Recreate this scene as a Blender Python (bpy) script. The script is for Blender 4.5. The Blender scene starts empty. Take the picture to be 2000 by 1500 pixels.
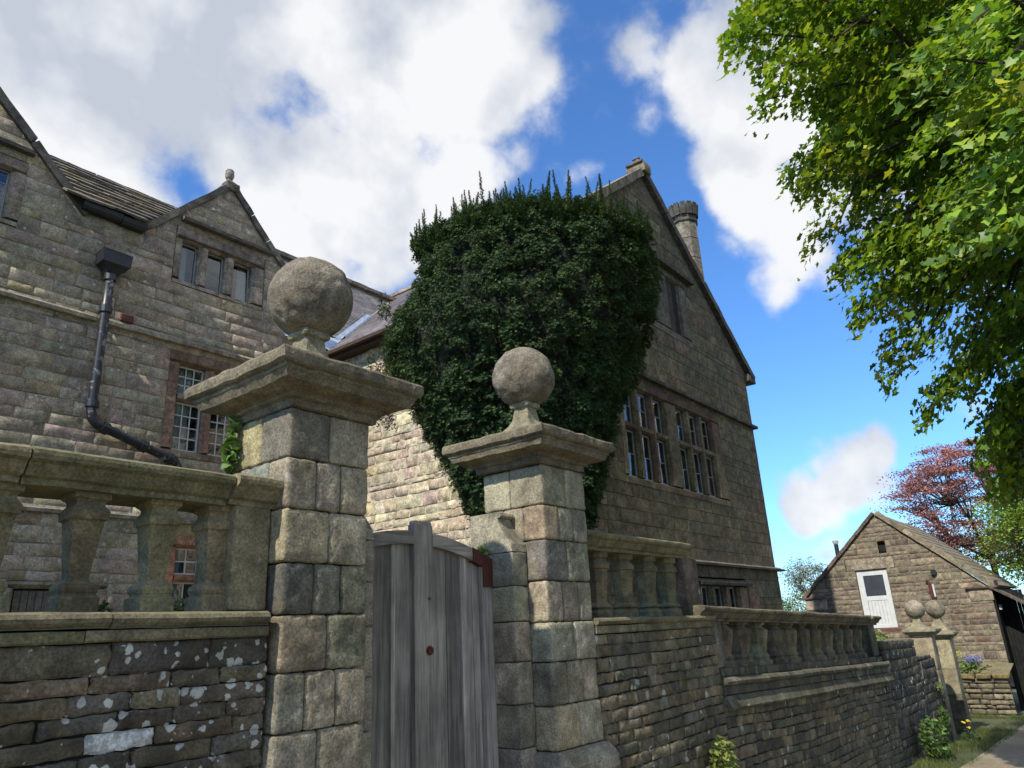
import bpy, math, random
import numpy as np
from mathutils import Vector, Matrix, noise as mnoise

scene = bpy.context.scene
COL = scene.collection
EYE = 1.7                       # eye height above the lane; all heights in this script are relative to the eye
R = math.radians

# ------------------------------------------------------------------ camera
F_PX, CW, CH = 1425.0, 2000.0, 1500.0
az, pitch, roll = R(38.0), R(18.8), R(-2.96)
fh = Vector((math.cos(az), math.sin(az), 0)); rh = Vector((math.sin(az), -math.cos(az), 0)); zz = Vector((0, 0, 1))
fw = fh * math.cos(pitch) + zz * math.sin(pitch)
up0 = -fh * math.sin(pitch) + zz * math.cos(pitch)
rt = rh * math.cos(roll) + up0 * math.sin(roll)
up = -rh * math.sin(roll) + up0 * math.cos(roll)
cam_data = bpy.data.cameras.new('camera')
cam = bpy.data.objects.new('camera', cam_data)
COL.objects.link(cam)
m = Matrix.Identity(4)
for i in range(3):
    m[i][0] = rt[i]; m[i][1] = up[i]; m[i][2] = -fw[i]
m[2][3] = EYE
cam.matrix_world = m
cam_data.sensor_width = 36.0
cam_data.lens = 36.0 * F_PX / CW
cam_data.clip_start = 0.05
cam_data.clip_end = 3000
scene.camera = cam
FW, RT, UP = np.array(fw), np.array(rt), np.array(up)

def proj(P):
    P = np.atleast_2d(np.asarray(P, float))
    t = P @ FW
    t = np.where(t < 0.05, 0.05, t)
    return np.stack([CW / 2 + F_PX * (P @ RT) / t, CH / 2 - F_PX * (P @ UP) / t], 1)

# ------------------------------------------------------------------ exposure, sky, sun
scene.view_settings.view_transform = 'Standard'
scene.view_settings.look = 'None'
scene.view_settings.exposure = 0.88
scene.view_settings.gamma = 1.0
scene.view_settings.use_curve_mapping = False
scene.cycles.max_bounces = 8
scene.cycles.diffuse_bounces = 3
scene.cycles.transparent_max_bounces = 12
scene.cycles.use_denoising = True

SUN_EL = R(45); SUN_AZ_OFF = R(3)      # the sun stands behind the viewer's left, just in front of the lane-facing walls
S = Vector((-math.cos(SUN_EL) * math.cos(SUN_AZ_OFF), -math.cos(SUN_EL) * math.sin(SUN_AZ_OFF), math.sin(SUN_EL)))
sun_data = bpy.data.lights.new('sun', 'SUN')
sun_data.energy = 3.4
sun_data.angle = R(0.6)
sun_data.color = (1.0, 0.93, 0.82)
sun = bpy.data.objects.new('sun', sun_data)
sun.rotation_euler = (-S).to_track_quat('-Z', 'Y').to_euler()
sun.location = (-30, -6, 40)
COL.objects.link(sun)

world = bpy.data.worlds.new('World')
scene.world = world
world.use_nodes = True
wn = world.node_tree.nodes; wl = world.node_tree.links
wn.clear()
w_out = wn.new('ShaderNodeOutputWorld'); w_bg = wn.new('ShaderNodeBackground')
wl.new(w_bg.outputs[0], w_out.inputs[0])
w_bg.inputs['Strength'].default_value = 0.14
sky = wn.new('ShaderNodeTexSky')
sky.sky_type = 'NISHITA'
sky.sun_disc = False
sky.sun_elevation = SUN_EL
sky.sun_rotation = R(270) - SUN_AZ_OFF
sky.altitude = 200
sky.air_density = 1.0
sky.dust_density = 0.35
sky.ozone_density = 2.6
w_tc = wn.new('ShaderNodeTexCoord')

def wmath(op, a, b=None, clamp=False):
    n = wn.new('ShaderNodeMath'); n.operation = op; n.use_clamp = clamp
    for i, v in enumerate((a, b)):
        if v is None: continue
        if isinstance(v, (int, float)): n.inputs[i].default_value = v
        else: wl.new(v, n.inputs[i])
    return n.outputs[0]

def wnoise(scale, detail, rough=0.55, off=(0, 0, 0), dist=0.0):
    mp = wn.new('ShaderNodeMapping'); mp.inputs['Location'].default_value = off
    wl.new(w_tc.outputs['Generated'], mp.inputs[0])
    n = wn.new('ShaderNodeTexNoise')
    n.inputs['Scale'].default_value = scale; n.inputs['Detail'].default_value = detail
    n.inputs['Roughness'].default_value = rough; n.inputs['Distortion'].default_value = dist
    wl.new(mp.outputs[0], n.inputs['Vector'])
    return n.outputs['Fac']

# clouds: directions of the cloud masses (unit vectors) and their angular radius
CLOUDS = [((.311, .711, .631), .30), ((.471, .584, .661), .28), ((.550, .535, .643), .16), ((.472, .682, .559), .28),
          ((.263, .780, .568), .24), ((.565, .645, .511), .20), ((.600, .532, .590), .12), ((.620, .605, .470), .14),
          ((.15, .80, .58), .16), ((0.744, 0.145, 0.653), 0.085),
          ((0.763, 0.189, 0.618), 0.085),
          ((0.799, 0.212, 0.562), 0.080),
          ((0.836, 0.229, 0.499), 0.070),
          ((0.869, 0.211, 0.448), 0.075),
          ((0.805, 0.137, 0.577), 0.120),
          ((0.857, 0.137, 0.497), 0.120),
          ((0.757, 0.233, 0.610), 0.040),
          ((.950, .292, .118), .042), ((.953, .268, .135), .048),
          ((.957, .240, .152), .048), ((.961, .212, .170), .042), ((.963, .188, .184), .032), ((.953, .300, .050), .055), ((.955, .275, .062), .045),
          ((.10, .60, .80), .3), ((.2, .95, .25), .25), ((.9, -.3, .3), .3), ((.75, -.55, .4), .25)]
rs = random.Random(5)
while len(CLOUDS) < 46:
    a = rs.uniform(0, 2 * math.pi); e = math.asin(rs.uniform(0.05, 0.98))
    d = Vector((math.cos(e) * math.cos(a), math.cos(e) * math.sin(a), math.sin(e)))
    if d.dot(fw) > 0.62: continue
    CLOUDS.append((tuple(d), rs.uniform(.12, .34)))
cur = None
for d, r in CLOUDS:
    dn = Vector(d).normalized()
    v = wn.new('ShaderNodeVectorMath'); v.operation = 'DISTANCE'
    wl.new(w_tc.outputs['Generated'], v.inputs[0]); v.inputs[1].default_value = dn
    f = wmath('SUBTRACT', 1.0, wmath('DIVIDE', v.outputs['Value'], r * 1.15))
    f = wmath('MULTIPLY', f, min(0.85, 0.45 + r * 2.0))
    cur = f if cur is None else wmath('MAXIMUM', cur, f)
cur = wmath('MAXIMUM', cur, -0.55)
n_big = wnoise(3.6, 7, 0.56, (0.3, 0.9, 2.2), 0.0)
n_fine = wnoise(12.0, 6, 0.64, (5.3, 0.2, 1.1), 0.0)
dens = wmath('ADD', cur, wmath('MULTIPLY', wmath('SUBTRACT', n_big, 0.5), 1.75))
dens = wmath('ADD', dens, wmath('MULTIPLY', wmath('SUBTRACT', n_fine, 0.5), 0.40))
# billows: rounded puffs on the cloud edges
def wpuff(scale, off):
    wq = wn.new('ShaderNodeTexNoise'); wq.inputs['Scale'].default_value = scale * .8; wq.inputs['Detail'].default_value = 2
    wl.new(w_tc.outputs['Generated'], wq.inputs['Vector'])
    sc_ = wn.new('ShaderNodeVectorMath'); sc_.operation = 'SCALE'; sc_.inputs['Scale'].default_value = .55 / scale
    wl.new(wq.outputs['Color'], sc_.inputs[0])
    ad = wn.new('ShaderNodeVectorMath'); ad.operation = 'ADD'
    wl.new(w_tc.outputs['Generated'], ad.inputs[0]); wl.new(sc_.outputs[0], ad.inputs[1])
    ad2 = wn.new('ShaderNodeVectorMath'); ad2.operation = 'ADD'; ad2.inputs[1].default_value = off; wl.new(ad.outputs[0], ad2.inputs[0])
    vo = wn.new('ShaderNodeTexVoronoi'); vo.feature = 'F1'; vo.inputs['Scale'].default_value = scale
    wl.new(ad2.outputs[0], vo.inputs['Vector'])
    return vo.outputs['Distance']
puff1 = wpuff(7.0, (1.2, 3.3, 0.5)); puff2 = wpuff(19.0, (4.2, 0.3, 2.5))
dens = wmath('ADD', dens, wmath('MULTIPLY', wmath('SUBTRACT', 0.58, puff1), 0.60))
dens = wmath('ADD', dens, wmath('MULTIPLY', wmath('SUBTRACT', 0.52, puff2), 0.30))
mr = wn.new('ShaderNodeMapRange'); mr.interpolation_type = 'SMOOTHERSTEP'
wl.new(dens, mr.inputs['Value'])
mr.inputs['From Min'].default_value = 0.0; mr.inputs['From Max'].default_value = 0.40
mask = mr.outputs['Result']
# cloud colour: bright fluffy parts and grey-blue thicker bellies
n_shade = wnoise(4.6, 5, 0.55, (9.3, 4.4, 0.7), 0.0)
shade = wn.new('ShaderNodeMapRange'); wl.new(wmath('ADD', wmath('SUBTRACT', n_shade, wmath('MULTIPLY', puff1, 0.34)), 0.14), shade.inputs['Value'])
shade.inputs['From Min'].default_value = 0.31; shade.inputs['From Max'].default_value = 0.50
ccol = wn.new('ShaderNodeMix'); ccol.data_type = 'RGBA'
wl.new(shade.outputs[0], ccol.inputs['Factor'])
ccol.inputs['A'].default_value = (2.25, 2.42, 2.75, 1)
ccol.inputs['B'].default_value = (3.75, 3.78, 3.8, 1)
tint = wn.new('ShaderNodeMix'); tint.data_type = 'RGBA'; tint.blend_type = 'MULTIPLY'
tint.inputs['Factor'].default_value = 1.0
wl.new(sky.outputs[0], tint.inputs['A']); tint.inputs['B'].default_value = (0.43, 0.68, 0.95, 1)
mixc = wn.new('ShaderNodeMix'); mixc.data_type = 'RGBA'
wl.new(wmath('MULTIPLY', mask, 0.96), mixc.inputs['Factor'])
wl.new(tint.outputs['Result'], mixc.inputs['A']); wl.new(ccol.outputs['Result'], mixc.inputs['B'])
wl.new(mixc.outputs['Result'], w_bg.inputs['Color'])
# ------------------------------------------------------------------ materials
MATS = {}

class NT:
    def __init__(s, name):
        s.m = bpy.data.materials.new(name); s.m.use_nodes = True
        s.n = s.m.node_tree.nodes; s.l = s.m.node_tree.links
        s.n.clear()
        s.out = s.n.new('ShaderNodeOutputMaterial')
        s.b = s.n.new('ShaderNodeBsdfPrincipled')
        s.l.new(s.b.outputs[0], s.out.inputs[0])
        MATS[name] = s.m
    def put(s, sock, v):
        if isinstance(v, (int, float)): sock.default_value = v
        elif isinstance(v, tuple): sock.default_value = v if len(v) != 3 or sock.type == 'VECTOR' else v + (1,)
        else: s.l.new(v, sock)
    def math(s, op, a, b=0.0, clamp=False):
        n = s.n.new('ShaderNodeMath'); n.operation = op; n.use_clamp = clamp
        s.put(n.inputs[0], a); s.put(n.inputs[1], b)
        return n.outputs[0]
    def pos(s, sc=(1, 1, 1), off=None):
        g = s.n.new('ShaderNodeNewGeometry')
        v = g.outputs['Position']
        if off is not None:
            a = s.n.new('ShaderNodeVectorMath'); a.operation = 'ADD'
            s.l.new(v, a.inputs[0]); s.put(a.inputs[1], off); v = a.outputs[0]
        if sc != (1, 1, 1):
            a = s.n.new('ShaderNodeVectorMath'); a.operation = 'MULTIPLY'
            s.l.new(v, a.inputs[0]); a.inputs[1].default_value = sc; v = a.outputs[0]
        return v
    def noise(s, v, scale, detail=4, rough=.55, dist=0):
        n = s.n.new('ShaderNodeTexNoise')
        s.l.new(v, n.inputs['Vector'])
        n.inputs['Scale'].default_value = scale; n.inputs['Detail'].default_value = detail
        n.inputs['Roughness'].default_value = rough; n.inputs['Distortion'].default_value = dist
        return n.outputs['Fac']
    def ramp(s, v, a, b, lo=0.0, hi=1.0):
        n = s.n.new('ShaderNodeMapRange'); n.interpolation_type = 'SMOOTHSTEP'
        s.l.new(v, n.inputs['Value'])
        n.inputs['From Min'].default_value = a; n.inputs['From Max'].default_value = b
        n.inputs['To Min'].default_value = lo; n.inputs['To Max'].default_value = hi
        return n.outputs[0]
    def mix(s, f, a, b, mode='MIX'):
        n = s.n.new('ShaderNodeMix'); n.data_type = 'RGBA'; n.blend_type = mode
        s.put(n.inputs['Factor'], f); s.put(n.inputs['A'], a); s.put(n.inputs['B'], b)
        return n.outputs['Result']
    def attr(s, name):
        n = s.n.new('ShaderNodeAttribute'); n.attribute_name = name
        return n
    def bump(s, h, strength, dist=.01):
        n = s.n.new('ShaderNodeBump'); n.inputs['Strength'].default_value = strength
        n.inputs['Distance'].default_value = dist
        s.l.new(h, n.inputs['Height'])
        s.l.new(n.outputs[0], s.b.inputs['Normal'])
    def scale(s, col, f):
        c = s.n.new('ShaderNodeVectorMath'); c.operation = 'SCALE'
        s.put(c.inputs[0], col); s.put(c.inputs['Scale'], f)
        return c.outputs[0]

def stone(name, soot=.5, ochre=.25, spots=.3, moss=.5, grain=1.0, bump=.6, spot_scale=9.0, spot_size=.22, green=.15, streak=0.0, bumpd=.012, var=1.0):
    """weathered gritstone: the 'tint' attribute gives each block its own colour; soot, lichen and moss lie over it"""
    t = NT(name)
    tint = t.attr('tint')
    off = t.scale(tint.outputs['Vector'], 37.0)
    p0 = t.pos(); p = t.pos(off=off)
    big = t.noise(p, 2.3, 5, .6)
    mid = t.noise(p, 9.0, 6, .65)
    fine = t.noise(p, 70.0 * grain, 4, .7)
    c = t.scale(tint.outputs['Color'], t.ramp(big, .25, .75, 1 - .38 * var, 1 + .35 * var))
    c = t.scale(c, t.ramp(mid, .28, .72, 1 - .40 * var, 1 + .42 * var))
    c = t.scale(c, t.ramp(fine, .25, .75, .55, 1.48))
    s1 = t.noise(p0, 3.1, 7, .68, .4)
    c = t.mix(t.math('MULTIPLY', t.ramp(s1, .48, .66), soot), c, (.046, .040, .030))
    o1 = t.noise(t.pos(off=(3.3, 8.1, 2.2)), 5.0, 6, .65)
    c = t.mix(t.math('MULTIPLY', t.ramp(o1, .52, .72), ochre), c, (.21, .155, .055))
    g1 = t.noise(t.pos(off=(13.3, 1.1, 7.2)), 2.6, 6, .65)
    c = t.mix(t.math('MULTIPLY', t.ramp(g1, .50, .72), green), c, (.105, .098, .040))
    if streak > 0:
        st2 = t.noise(t.pos(sc=(3.2, 3.2, .9), off=(4, 4, 4)), 1.0, 6, .65)
        c = t.mix(t.math('MULTIPLY', t.ramp(st2, .48, .68), streak), c, (.022, .021, .019))
        st = t.noise(t.pos(sc=(7, 7, 1.6)), 1.0, 6, .68, .5)
        where2 = t.ramp(t.noise(t.pos(off=(2, 7, 3)), 1.1, 3), .46, .60)
        c = t.mix(t.math('MULTIPLY', t.math('MULTIPLY', t.ramp(st, .56, .63), where2), streak), c, (.40, .39, .35))
    if spots > 0:
        v = t.n.new('ShaderNodeTexVoronoi'); v.feature = 'F1'
        wob = t.noise(p0, 24, 3)
        wv = t.n.new('ShaderNodeVectorMath'); wv.operation = 'ADD'
        t.l.new(p0, wv.inputs[0]); t.l.new(t.scale((1, 1, 1), t.math('MULTIPLY', wob, .05)), wv.inputs[1])
        t.l.new(wv.outputs[0], v.inputs['Vector'])
        v.inputs['Scale'].default_value = spot_scale; v.inputs['Randomness'].default_value = 1
        sepr = t.n.new('ShaderNodeSeparateColor'); t.l.new(v.outputs['Color'], sepr.inputs[0])
        size = t.math('MULTIPLY', t.math('POWER', sepr.outputs[0], 1.3), spot_size)
        where = t.ramp(t.noise(t.pos(off=(1.3, 5.1, 9.2)), 1.7, 3), .32, .52)
        size = t.math('MULTIPLY', size, where)
        inside = t.ramp(t.math('SUBTRACT', size, v.outputs['Distance']), -.03, .06)
        c = t.mix(t.math('MULTIPLY', inside, spots), c, t.scale((.50, .50, .45), t.ramp(mid, .3, .7, .6, 1.15)))
    g = t.n.new('ShaderNodeNewGeometry')
    sp = t.n.new('ShaderNodeSeparateXYZ'); t.l.new(g.outputs['Normal'], sp.inputs[0])
    if moss > 0:
        mo = t.math('MULTIPLY', t.ramp(sp.outputs['Z'], .35, .85), t.ramp(t.noise(p0, 6, 5, .7), .38, .6))
        c = t.mix(t.math('MULTIPLY', mo, moss), c, (.17, .16, .10))
    t.l.new(c, t.b.inputs['Base Color'])
    t.b.inputs['Roughness'].default_value = .92
    t.b.inputs['Specular IOR Level'].default_value = .25
    h = t.math('ADD', t.math('MULTIPLY', t.noise(p, 16, 6, .7), 1.0), t.math('MULTIPLY', t.noise(p, 75 * grain, 4, .7), .45))
    t.bump(h, bump, bumpd)
    return t.m

def plain(name, col, rough=.8, var=.3, scale=12, bump=.15, spec=.3, metal=0.0):
    t = NT(name)
    p = t.pos()
    n = t.noise(p, scale, 6, .65)
    c = t.scale(col, t.ramp(n, .25, .75, 1 - var, 1 + var))
    t.l.new(c, t.b.inputs['Base Color'])
    t.b.inputs['Roughness'].default_value = rough
    t.b.inputs['Specular IOR Level'].default_value = spec
    t.b.inputs['Metallic'].default_value = metal
    if bump: t.bump(t.noise(p, scale * 3, 5, .6), bump, .01)
    return t.m

def leaf(name, rough=.45, trans=.35, var=.3, spec=.4, trcol=(1.25, 1.1, .5), nscale=1.2):
    """leaves: the 'tint' attribute gives each leaf its colour; light also comes through"""
    t = NT(name)
    a = t.attr('tint')
    n = t.noise(t.pos(), nscale, 3)
    c = t.scale(a.outputs['Color'], t.ramp(n, .3, .7, 1 - var, 1 + var))
    t.l.new(c, t.b.inputs['Base Color'])
    t.b.inputs['Roughness'].default_value = rough
    t.b.inputs['Specular IOR Level'].default_value = spec
    if trans > 0:
        tr = t.n.new('ShaderNodeBsdfTranslucent')
        t.l.new(t.mix(1.0, c, trcol, 'MULTIPLY'), tr.inputs['Color'])
        ms = t.n.new('ShaderNodeMixShader'); ms.inputs[0].default_value = trans
        t.l.new(t.b.outputs[0], ms.inputs[1]); t.l.new(tr.outputs[0], ms.inputs[2])
        t.l.new(ms.outputs[0], t.out.inputs[0])
    return t.m

def wood(name, col=(.135, .13, .125), axis=2, var=.45):
    t = NT(name)
    a = t.attr('tint')
    sc = [26, 26, 26]; sc[axis] = 1.3
    off = t.scale(a.outputs['Vector'], 61.0)
    p = t.pos(sc=tuple(sc), off=off)
    n = t.noise(p, 1.0, 6, .65, .6)
    n2 = t.noise(t.pos(off=off), 2.2, 5, .6)
    sc2 = [150, 150, 150]; sc2[axis] = 4
    n3 = t.noise(t.pos(sc=tuple(sc2), off=off), 1.0, 3, .6)
    c = t.scale(a.outputs['Color'], t.ramp(n, .25, .75, 1 - var, 1 + var))
    c = t.scale(c, t.ramp(n2, .3, .7, .75, 1.28))
    c = t.scale(c, t.ramp(n3, .3, .7, .82, 1.15))
    t.l.new(c, t.b.inputs['Base Color'])
    t.b.inputs['Roughness'].default_value = .8
    t.b.inputs['Specular IOR Level'].default_value = .25
    t.bump(t.math('ADD', n, t.math('MULTIPLY', n3, .5)), .45, .006)
    return t.m

def glass(name, rough=.02, boost=1.0):
    t = NT(name)
    t.n.remove(t.b)
    gg = t.n.new('ShaderNodeNewGeometry'); dt = t.n.new('ShaderNodeVectorMath'); dt.operation = 'DOT_PRODUCT'
    t.l.new(gg.outputs['Normal'], dt.inputs[0]); t.l.new(gg.outputs['Incoming'], dt.inputs[1])
    one_c = t.math('SUBTRACT', 1.0, t.math('ABSOLUTE', dt.outputs['Value']), True)
    fres = t.math('ADD', .075, t.math('MULTIPLY', .95, t.math('POWER', one_c, 5.0)))
    gl = t.n.new('ShaderNodeBsdfGlossy'); gl.inputs['Roughness'].default_value = rough
    gl.inputs['Color'].default_value = (.95, .97, 1, 1)
    tr = t.n.new('ShaderNodeBsdfTransparent'); tr.inputs['Color'].default_value = (.82, .86, .86, 1)
    ms = t.n.new('ShaderNodeMixShader')
    f = t.math('MULTIPLY', fres, 1.0 * boost, True)
    bp = t.n.new('ShaderNodeBump'); bp.inputs['Strength'].default_value = .12; bp.inputs['Distance'].default_value = .02
    t.l.new(t.noise(t.pos(), 5, 2), bp.inputs['Height'])
    t.l.new(bp.outputs[0], gl.inputs['Normal'])
    t.l.new(f, ms.inputs[0]); t.l.new(tr.outputs[0], ms.inputs[1]); t.l.new(gl.outputs[0], ms.inputs[2])
    t.l.new(ms.outputs[0], t.out.inputs[0])
    return t.m

stone('stone_pier', var=.85, soot=.48, ochre=.30, spots=.35, moss=.6, spot_scale=7, spot_size=.16, bump=.85, green=.25)
stone('stone_carved', var=.75, soot=.5, ochre=.22, spots=.25, moss=.85, spot_scale=9, spot_size=.16, bump=.6, green=.25)
stone('stone_ball', soot=.22, ochre=.2, spots=.2, moss=.0, spot_scale=8, spot_size=.12, bump=.9, green=.15, bumpd=.02)
stone('stone_left_wall', soot=.55, ochre=.25, spots=1.0, moss=.4, spot_scale=19.0, spot_size=.55, bump=.9, green=.25, bumpd=.015)
stone('stone_right_wall', soot=.45, ochre=.25, spots=.75, moss=.4, spot_scale=7, spot_size=.27, bump=.9, green=.25, streak=.35)
stone('stone_streaked', soot=.4, ochre=.2, spots=.7, moss=.5, spot_scale=5, spot_size=.25, bump=.7, green=.3, streak=.8)
stone('stone_baluster_dark', soot=.5, ochre=.12, spots=.2, moss=.7, bump=.6, green=.3)
stone('stone_facade', var=.62, soot=.38, ochre=.18, spots=.85, moss=.2, spot_scale=9, spot_size=.30, bump=.8, green=.10, bumpd=.014, grain=.6)
stone('stone_facade_dressed', soot=.35, ochre=.2, spots=.35, moss=.2, spot_scale=6, spot_size=.15, bump=.5, green=.12, grain=.6)
stone('stone_wing', soot=.12, ochre=.30, spots=.25, moss=.1, spot_scale=5, spot_size=.15, bump=1.0, green=.06, bumpd=.02, grain=.6)
stone('stone_gable', soot=.40, ochre=.15, spots=.12, moss=.1, spot_scale=4, spot_size=.12, bump=.5, green=.25, grain=.5, streak=.12)
stone('stone_outhouse', soot=.15, ochre=.2, spots=.15, moss=.1, bump=.8, green=.1, grain=.5)
stone('stone_slate', soot=.35, ochre=.2, spots=.4, moss=.2, spot_scale=7, spot_size=.2, bump=.5, green=.12)
stone('stone_mossy', soot=.35, ochre=.5, spots=.2, moss=.9, bump=.8, green=.5)
plain('mortar', (.27, .24, .19), .95, .35, 9, .4, .1)
plain('mortar_tan', (.175, .148, .108), .95, .3, 9, .4, .1)
plain('mortar_dark', (.035, .032, .027), .95, .4, 9, .4, .1)
plain('mortar_pale', (.42, .37, .28), .95, .25, 9, .4, .1)
plain('lead', (.42, .50, .60), .45, .25, 5, .2, .5, .35)
plain('black_iron', (.016, .018, .022), .38, .4, 20, .25, .5)
plain('rust', (.085, .024, .016), .8, .4, 30, .3, .3)
plain('rust_bracket', (.075, .022, .016), .75, .3, 18, .2, .3)
plain('white_paint', (.50, .51, .50), .5, .1, 8, .05, .4)
plain('grey_paint', (.30, .31, .31), .55, .15, 8, .05, .4)
plain('dark_shaded_timber', (.013, .014, .013), .85, .5, 6, .4, .15)  # near-black: shade of lean-to and eaves put into colour; also dark window bars
plain('brown_timber', (.045, .028, .021), .7, .35, 10, .2, .3)
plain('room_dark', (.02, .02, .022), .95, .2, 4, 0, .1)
plain('blind_dark', (.03, .035, .045), .5, .2, 4, 0, .4)
plain('curtain', (.42, .46, .46), .95, .12, 6, .1, .1)
plain('bark', (.055, .045, .035), .95, .45, 14, .8, .1)
plain('bark_grey', (.12, .105, .09), .95, .4, 14, .6, .1)
plain('brick_red', (.12, .05, .04), .9, .3, 30, .4, .2)
wood('weathered_oak', axis=2)
wood('weathered_oak_rail', axis=0)
glass('old_glass')
leaf('yew_leaf', rough=.62, trans=.10, var=.28, spec=.22, nscale=2.5)
leaf('sycamore_leaf', rough=.45, trans=.45, var=.3, spec=.4, trcol=(1.08, 1.06, .42))
leaf('small_leaf', rough=.5, trans=.3, var=.3)
leaf('copper_leaf', rough=.5, trans=.35, var=.3, trcol=(1.4, .8, .7))
leaf('petal', rough=.6, trans=.3, var=.1, trcol=(1, 1, 1))

# ------------------------------------------------------------------ mesh and object helpers
WL = {}            # world position of every object built (eye-relative)

def lin(*parts):
    return list(parts)

def mk(name, V, Fc, mat, parent=None, tint=(.2, .18, .15), smooth=False, loc=None, idx=None, extra=None):
    V = np.asarray(V, float)
    if loc is None:
        lo, hi = V.min(0), V.max(0)
        loc = (lo + hi) / 2
        if parent is None: loc[2] = lo[2]
    loc = np.asarray(loc, float)
    me = bpy.data.meshes.new(name)
    me.from_pydata((V - loc).tolist(), [], [tuple(f) for f in Fc])
    mats = [mat] if not isinstance(mat, (list, tuple)) else mat
    for k in mats: me.materials.append(MATS[k])
    if idx is not None: me.polygons.foreach_set('material_index', np.asarray(idx, np.int32))
    if smooth == 'face':
        nn = np.empty(len(me.polygons) * 3); me.polygons.foreach_get('normal', nn)
        me.polygons.foreach_set('use_smooth', np.abs(nn.reshape(-1, 3)).max(1) > .95)
    elif smooth: me.polygons.foreach_set('use_smooth', np.ones(len(me.polygons), bool))
    at = me.attributes.new('tint', 'FLOAT_COLOR', 'POINT')
    tt = np.ones((len(V), 4)); tt[:, :3] = tint
    at.data.foreach_set('color', tt.ravel())
    me.update()
    o = bpy.data.objects.new(name, me)
    COL.objects.link(o)
    place(o, loc, parent)
    return o

def place(o, loc, parent=None):
    loc = np.asarray(loc, float)
    WL[o.name] = loc
    if parent is not None:
        o.parent = parent
        o.location = loc - WL[parent.name]
    else:
        o.location = loc + np.array([0, 0, EYE])

def thing(name, label, cat, loc, group=None):
    o = bpy.data.objects.new(name, None)
    o.empty_display_size = .3
    COL.objects.link(o)
    place(o, loc)
    tag(o, label, cat, group)
    return o

def tag(o, label=None, cat=None, group=None, kind=None):
    if label: o['label'] = label
    if cat: o['category'] = cat
    if group: o['group'] = group
    if kind: o['kind'] = kind
    return o

class MB:
    """collects shapes into one mesh"""
    def __init__(s): s.V = []; s.F = []; s.T = []; s.n = 0; s.I = []
    def add(s, V, Fc, tint=(.2, .18, .15), mi=0):
        V = np.asarray(V, float)
        s.V.append(V); s.F += [tuple(i + s.n for i in f) for f in Fc]
        s.I += [mi] * len(Fc)
        t = np.empty((len(V), 3)); t[:] = tint; s.T.append(t)
        s.n += len(V)
        return s
    def box(s, x0, x1, y0, y1, z0, z1, tint=(.2, .18, .15), mi=0):
        V = [(x, y, z) for z in (z0, z1) for y in (y0, y1) for x in (x0, x1)]
        return s.add(V, BOXF, tint, mi)
    def build(s, name, mat, parent=None, smooth=False, loc=None):
        return mk(name, np.concatenate(s.V), s.F, mat, parent, np.concatenate(s.T), smooth, loc, s.I)

BOXF = [(0, 2, 3, 1), (4, 5, 7, 6), (0, 1, 5, 4), (2, 6, 7, 3), (0, 4, 6, 2), (1, 3, 7, 5)]

def fbm(p, sc, oct=4):
    return mnoise.fractal(Vector(p) * sc, 1.0, 2.0, oct)

def jig(V, amp, sc=3.0, seed=0.0, oct=3):
    """displace points by world noise"""
    out = np.array(V, float)
    for i, p in enumerate(out):
        q = Vector((p[0] + seed, p[1] - seed * .7, p[2] + seed * .3)) * sc
        v = mnoise.turbulence_vector(q, oct, False)
        out[i] = p + np.array(v) * amp
    return out

def rbox(x0, x1, y0, y1, z0, z1, bev=.02, n=5, rough=.004, sc=9.0, seed=0.0):
    """a hewn block: box with rounded arrises and an uneven face"""
    h = np.array([x1 - x0, y1 - y0, z1 - z0]) / 2; c = np.array([x1 + x0, y1 + y0, z1 + z0]) / 2
    bev = min(bev, h.min() * .6)
    idx = {}; V = []; Fc = []
    def vid(p):
        k = tuple(np.round(p, 5))
        if k not in idx:
            idx[k] = len(V)
            q = np.clip(p, -h + bev, h - bev); d = p - q; L = np.linalg.norm(d)
            if L > 1e-9: q = q + d / L * bev
            V.append(q)
        return idx[k]
    for ax in range(3):
        a, b = [i for i in range(3) if i != ax]
        def ts(k):
            inner = np.linspace(-h[k] + bev, h[k] - bev, n)
            return np.concatenate([[-h[k], -h[k] + bev * .4], inner, [h[k] - bev * .4, h[k]]])
        ta, tb = ts(a), ts(b)
        for sg in (-1, 1):
            for i in range(len(ta) - 1):
                for j in range(len(tb) - 1):
                    q = []
                    for (u, v) in ((ta[i], tb[j]), (ta[i + 1], tb[j]), (ta[i + 1], tb[j + 1]), (ta[i], tb[j + 1])):
                        p = np.zeros(3); p[ax] = sg * h[ax]; p[a] = u; p[b] = v
                        q.append(vid(p))
                    flip = (sg > 0) == (ax == 1)
                    Fc.append(tuple(q[::-1]) if flip else tuple(q))
    V = np.array(V)
    if rough > 0:
        nr = V / h; m = np.abs(nr).max(1, keepdims=True)
        nr = np.where(np.abs(nr) > m * .92, nr, 0); nr /= np.linalg.norm(nr, axis=1, keepdims=True) + 1e-9
        dsp = np.array([fbm(p + c + seed, sc, 4) for p in V])
        V = V + nr * (dsp[:, None] * rough)
    return V + c, Fc

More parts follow.
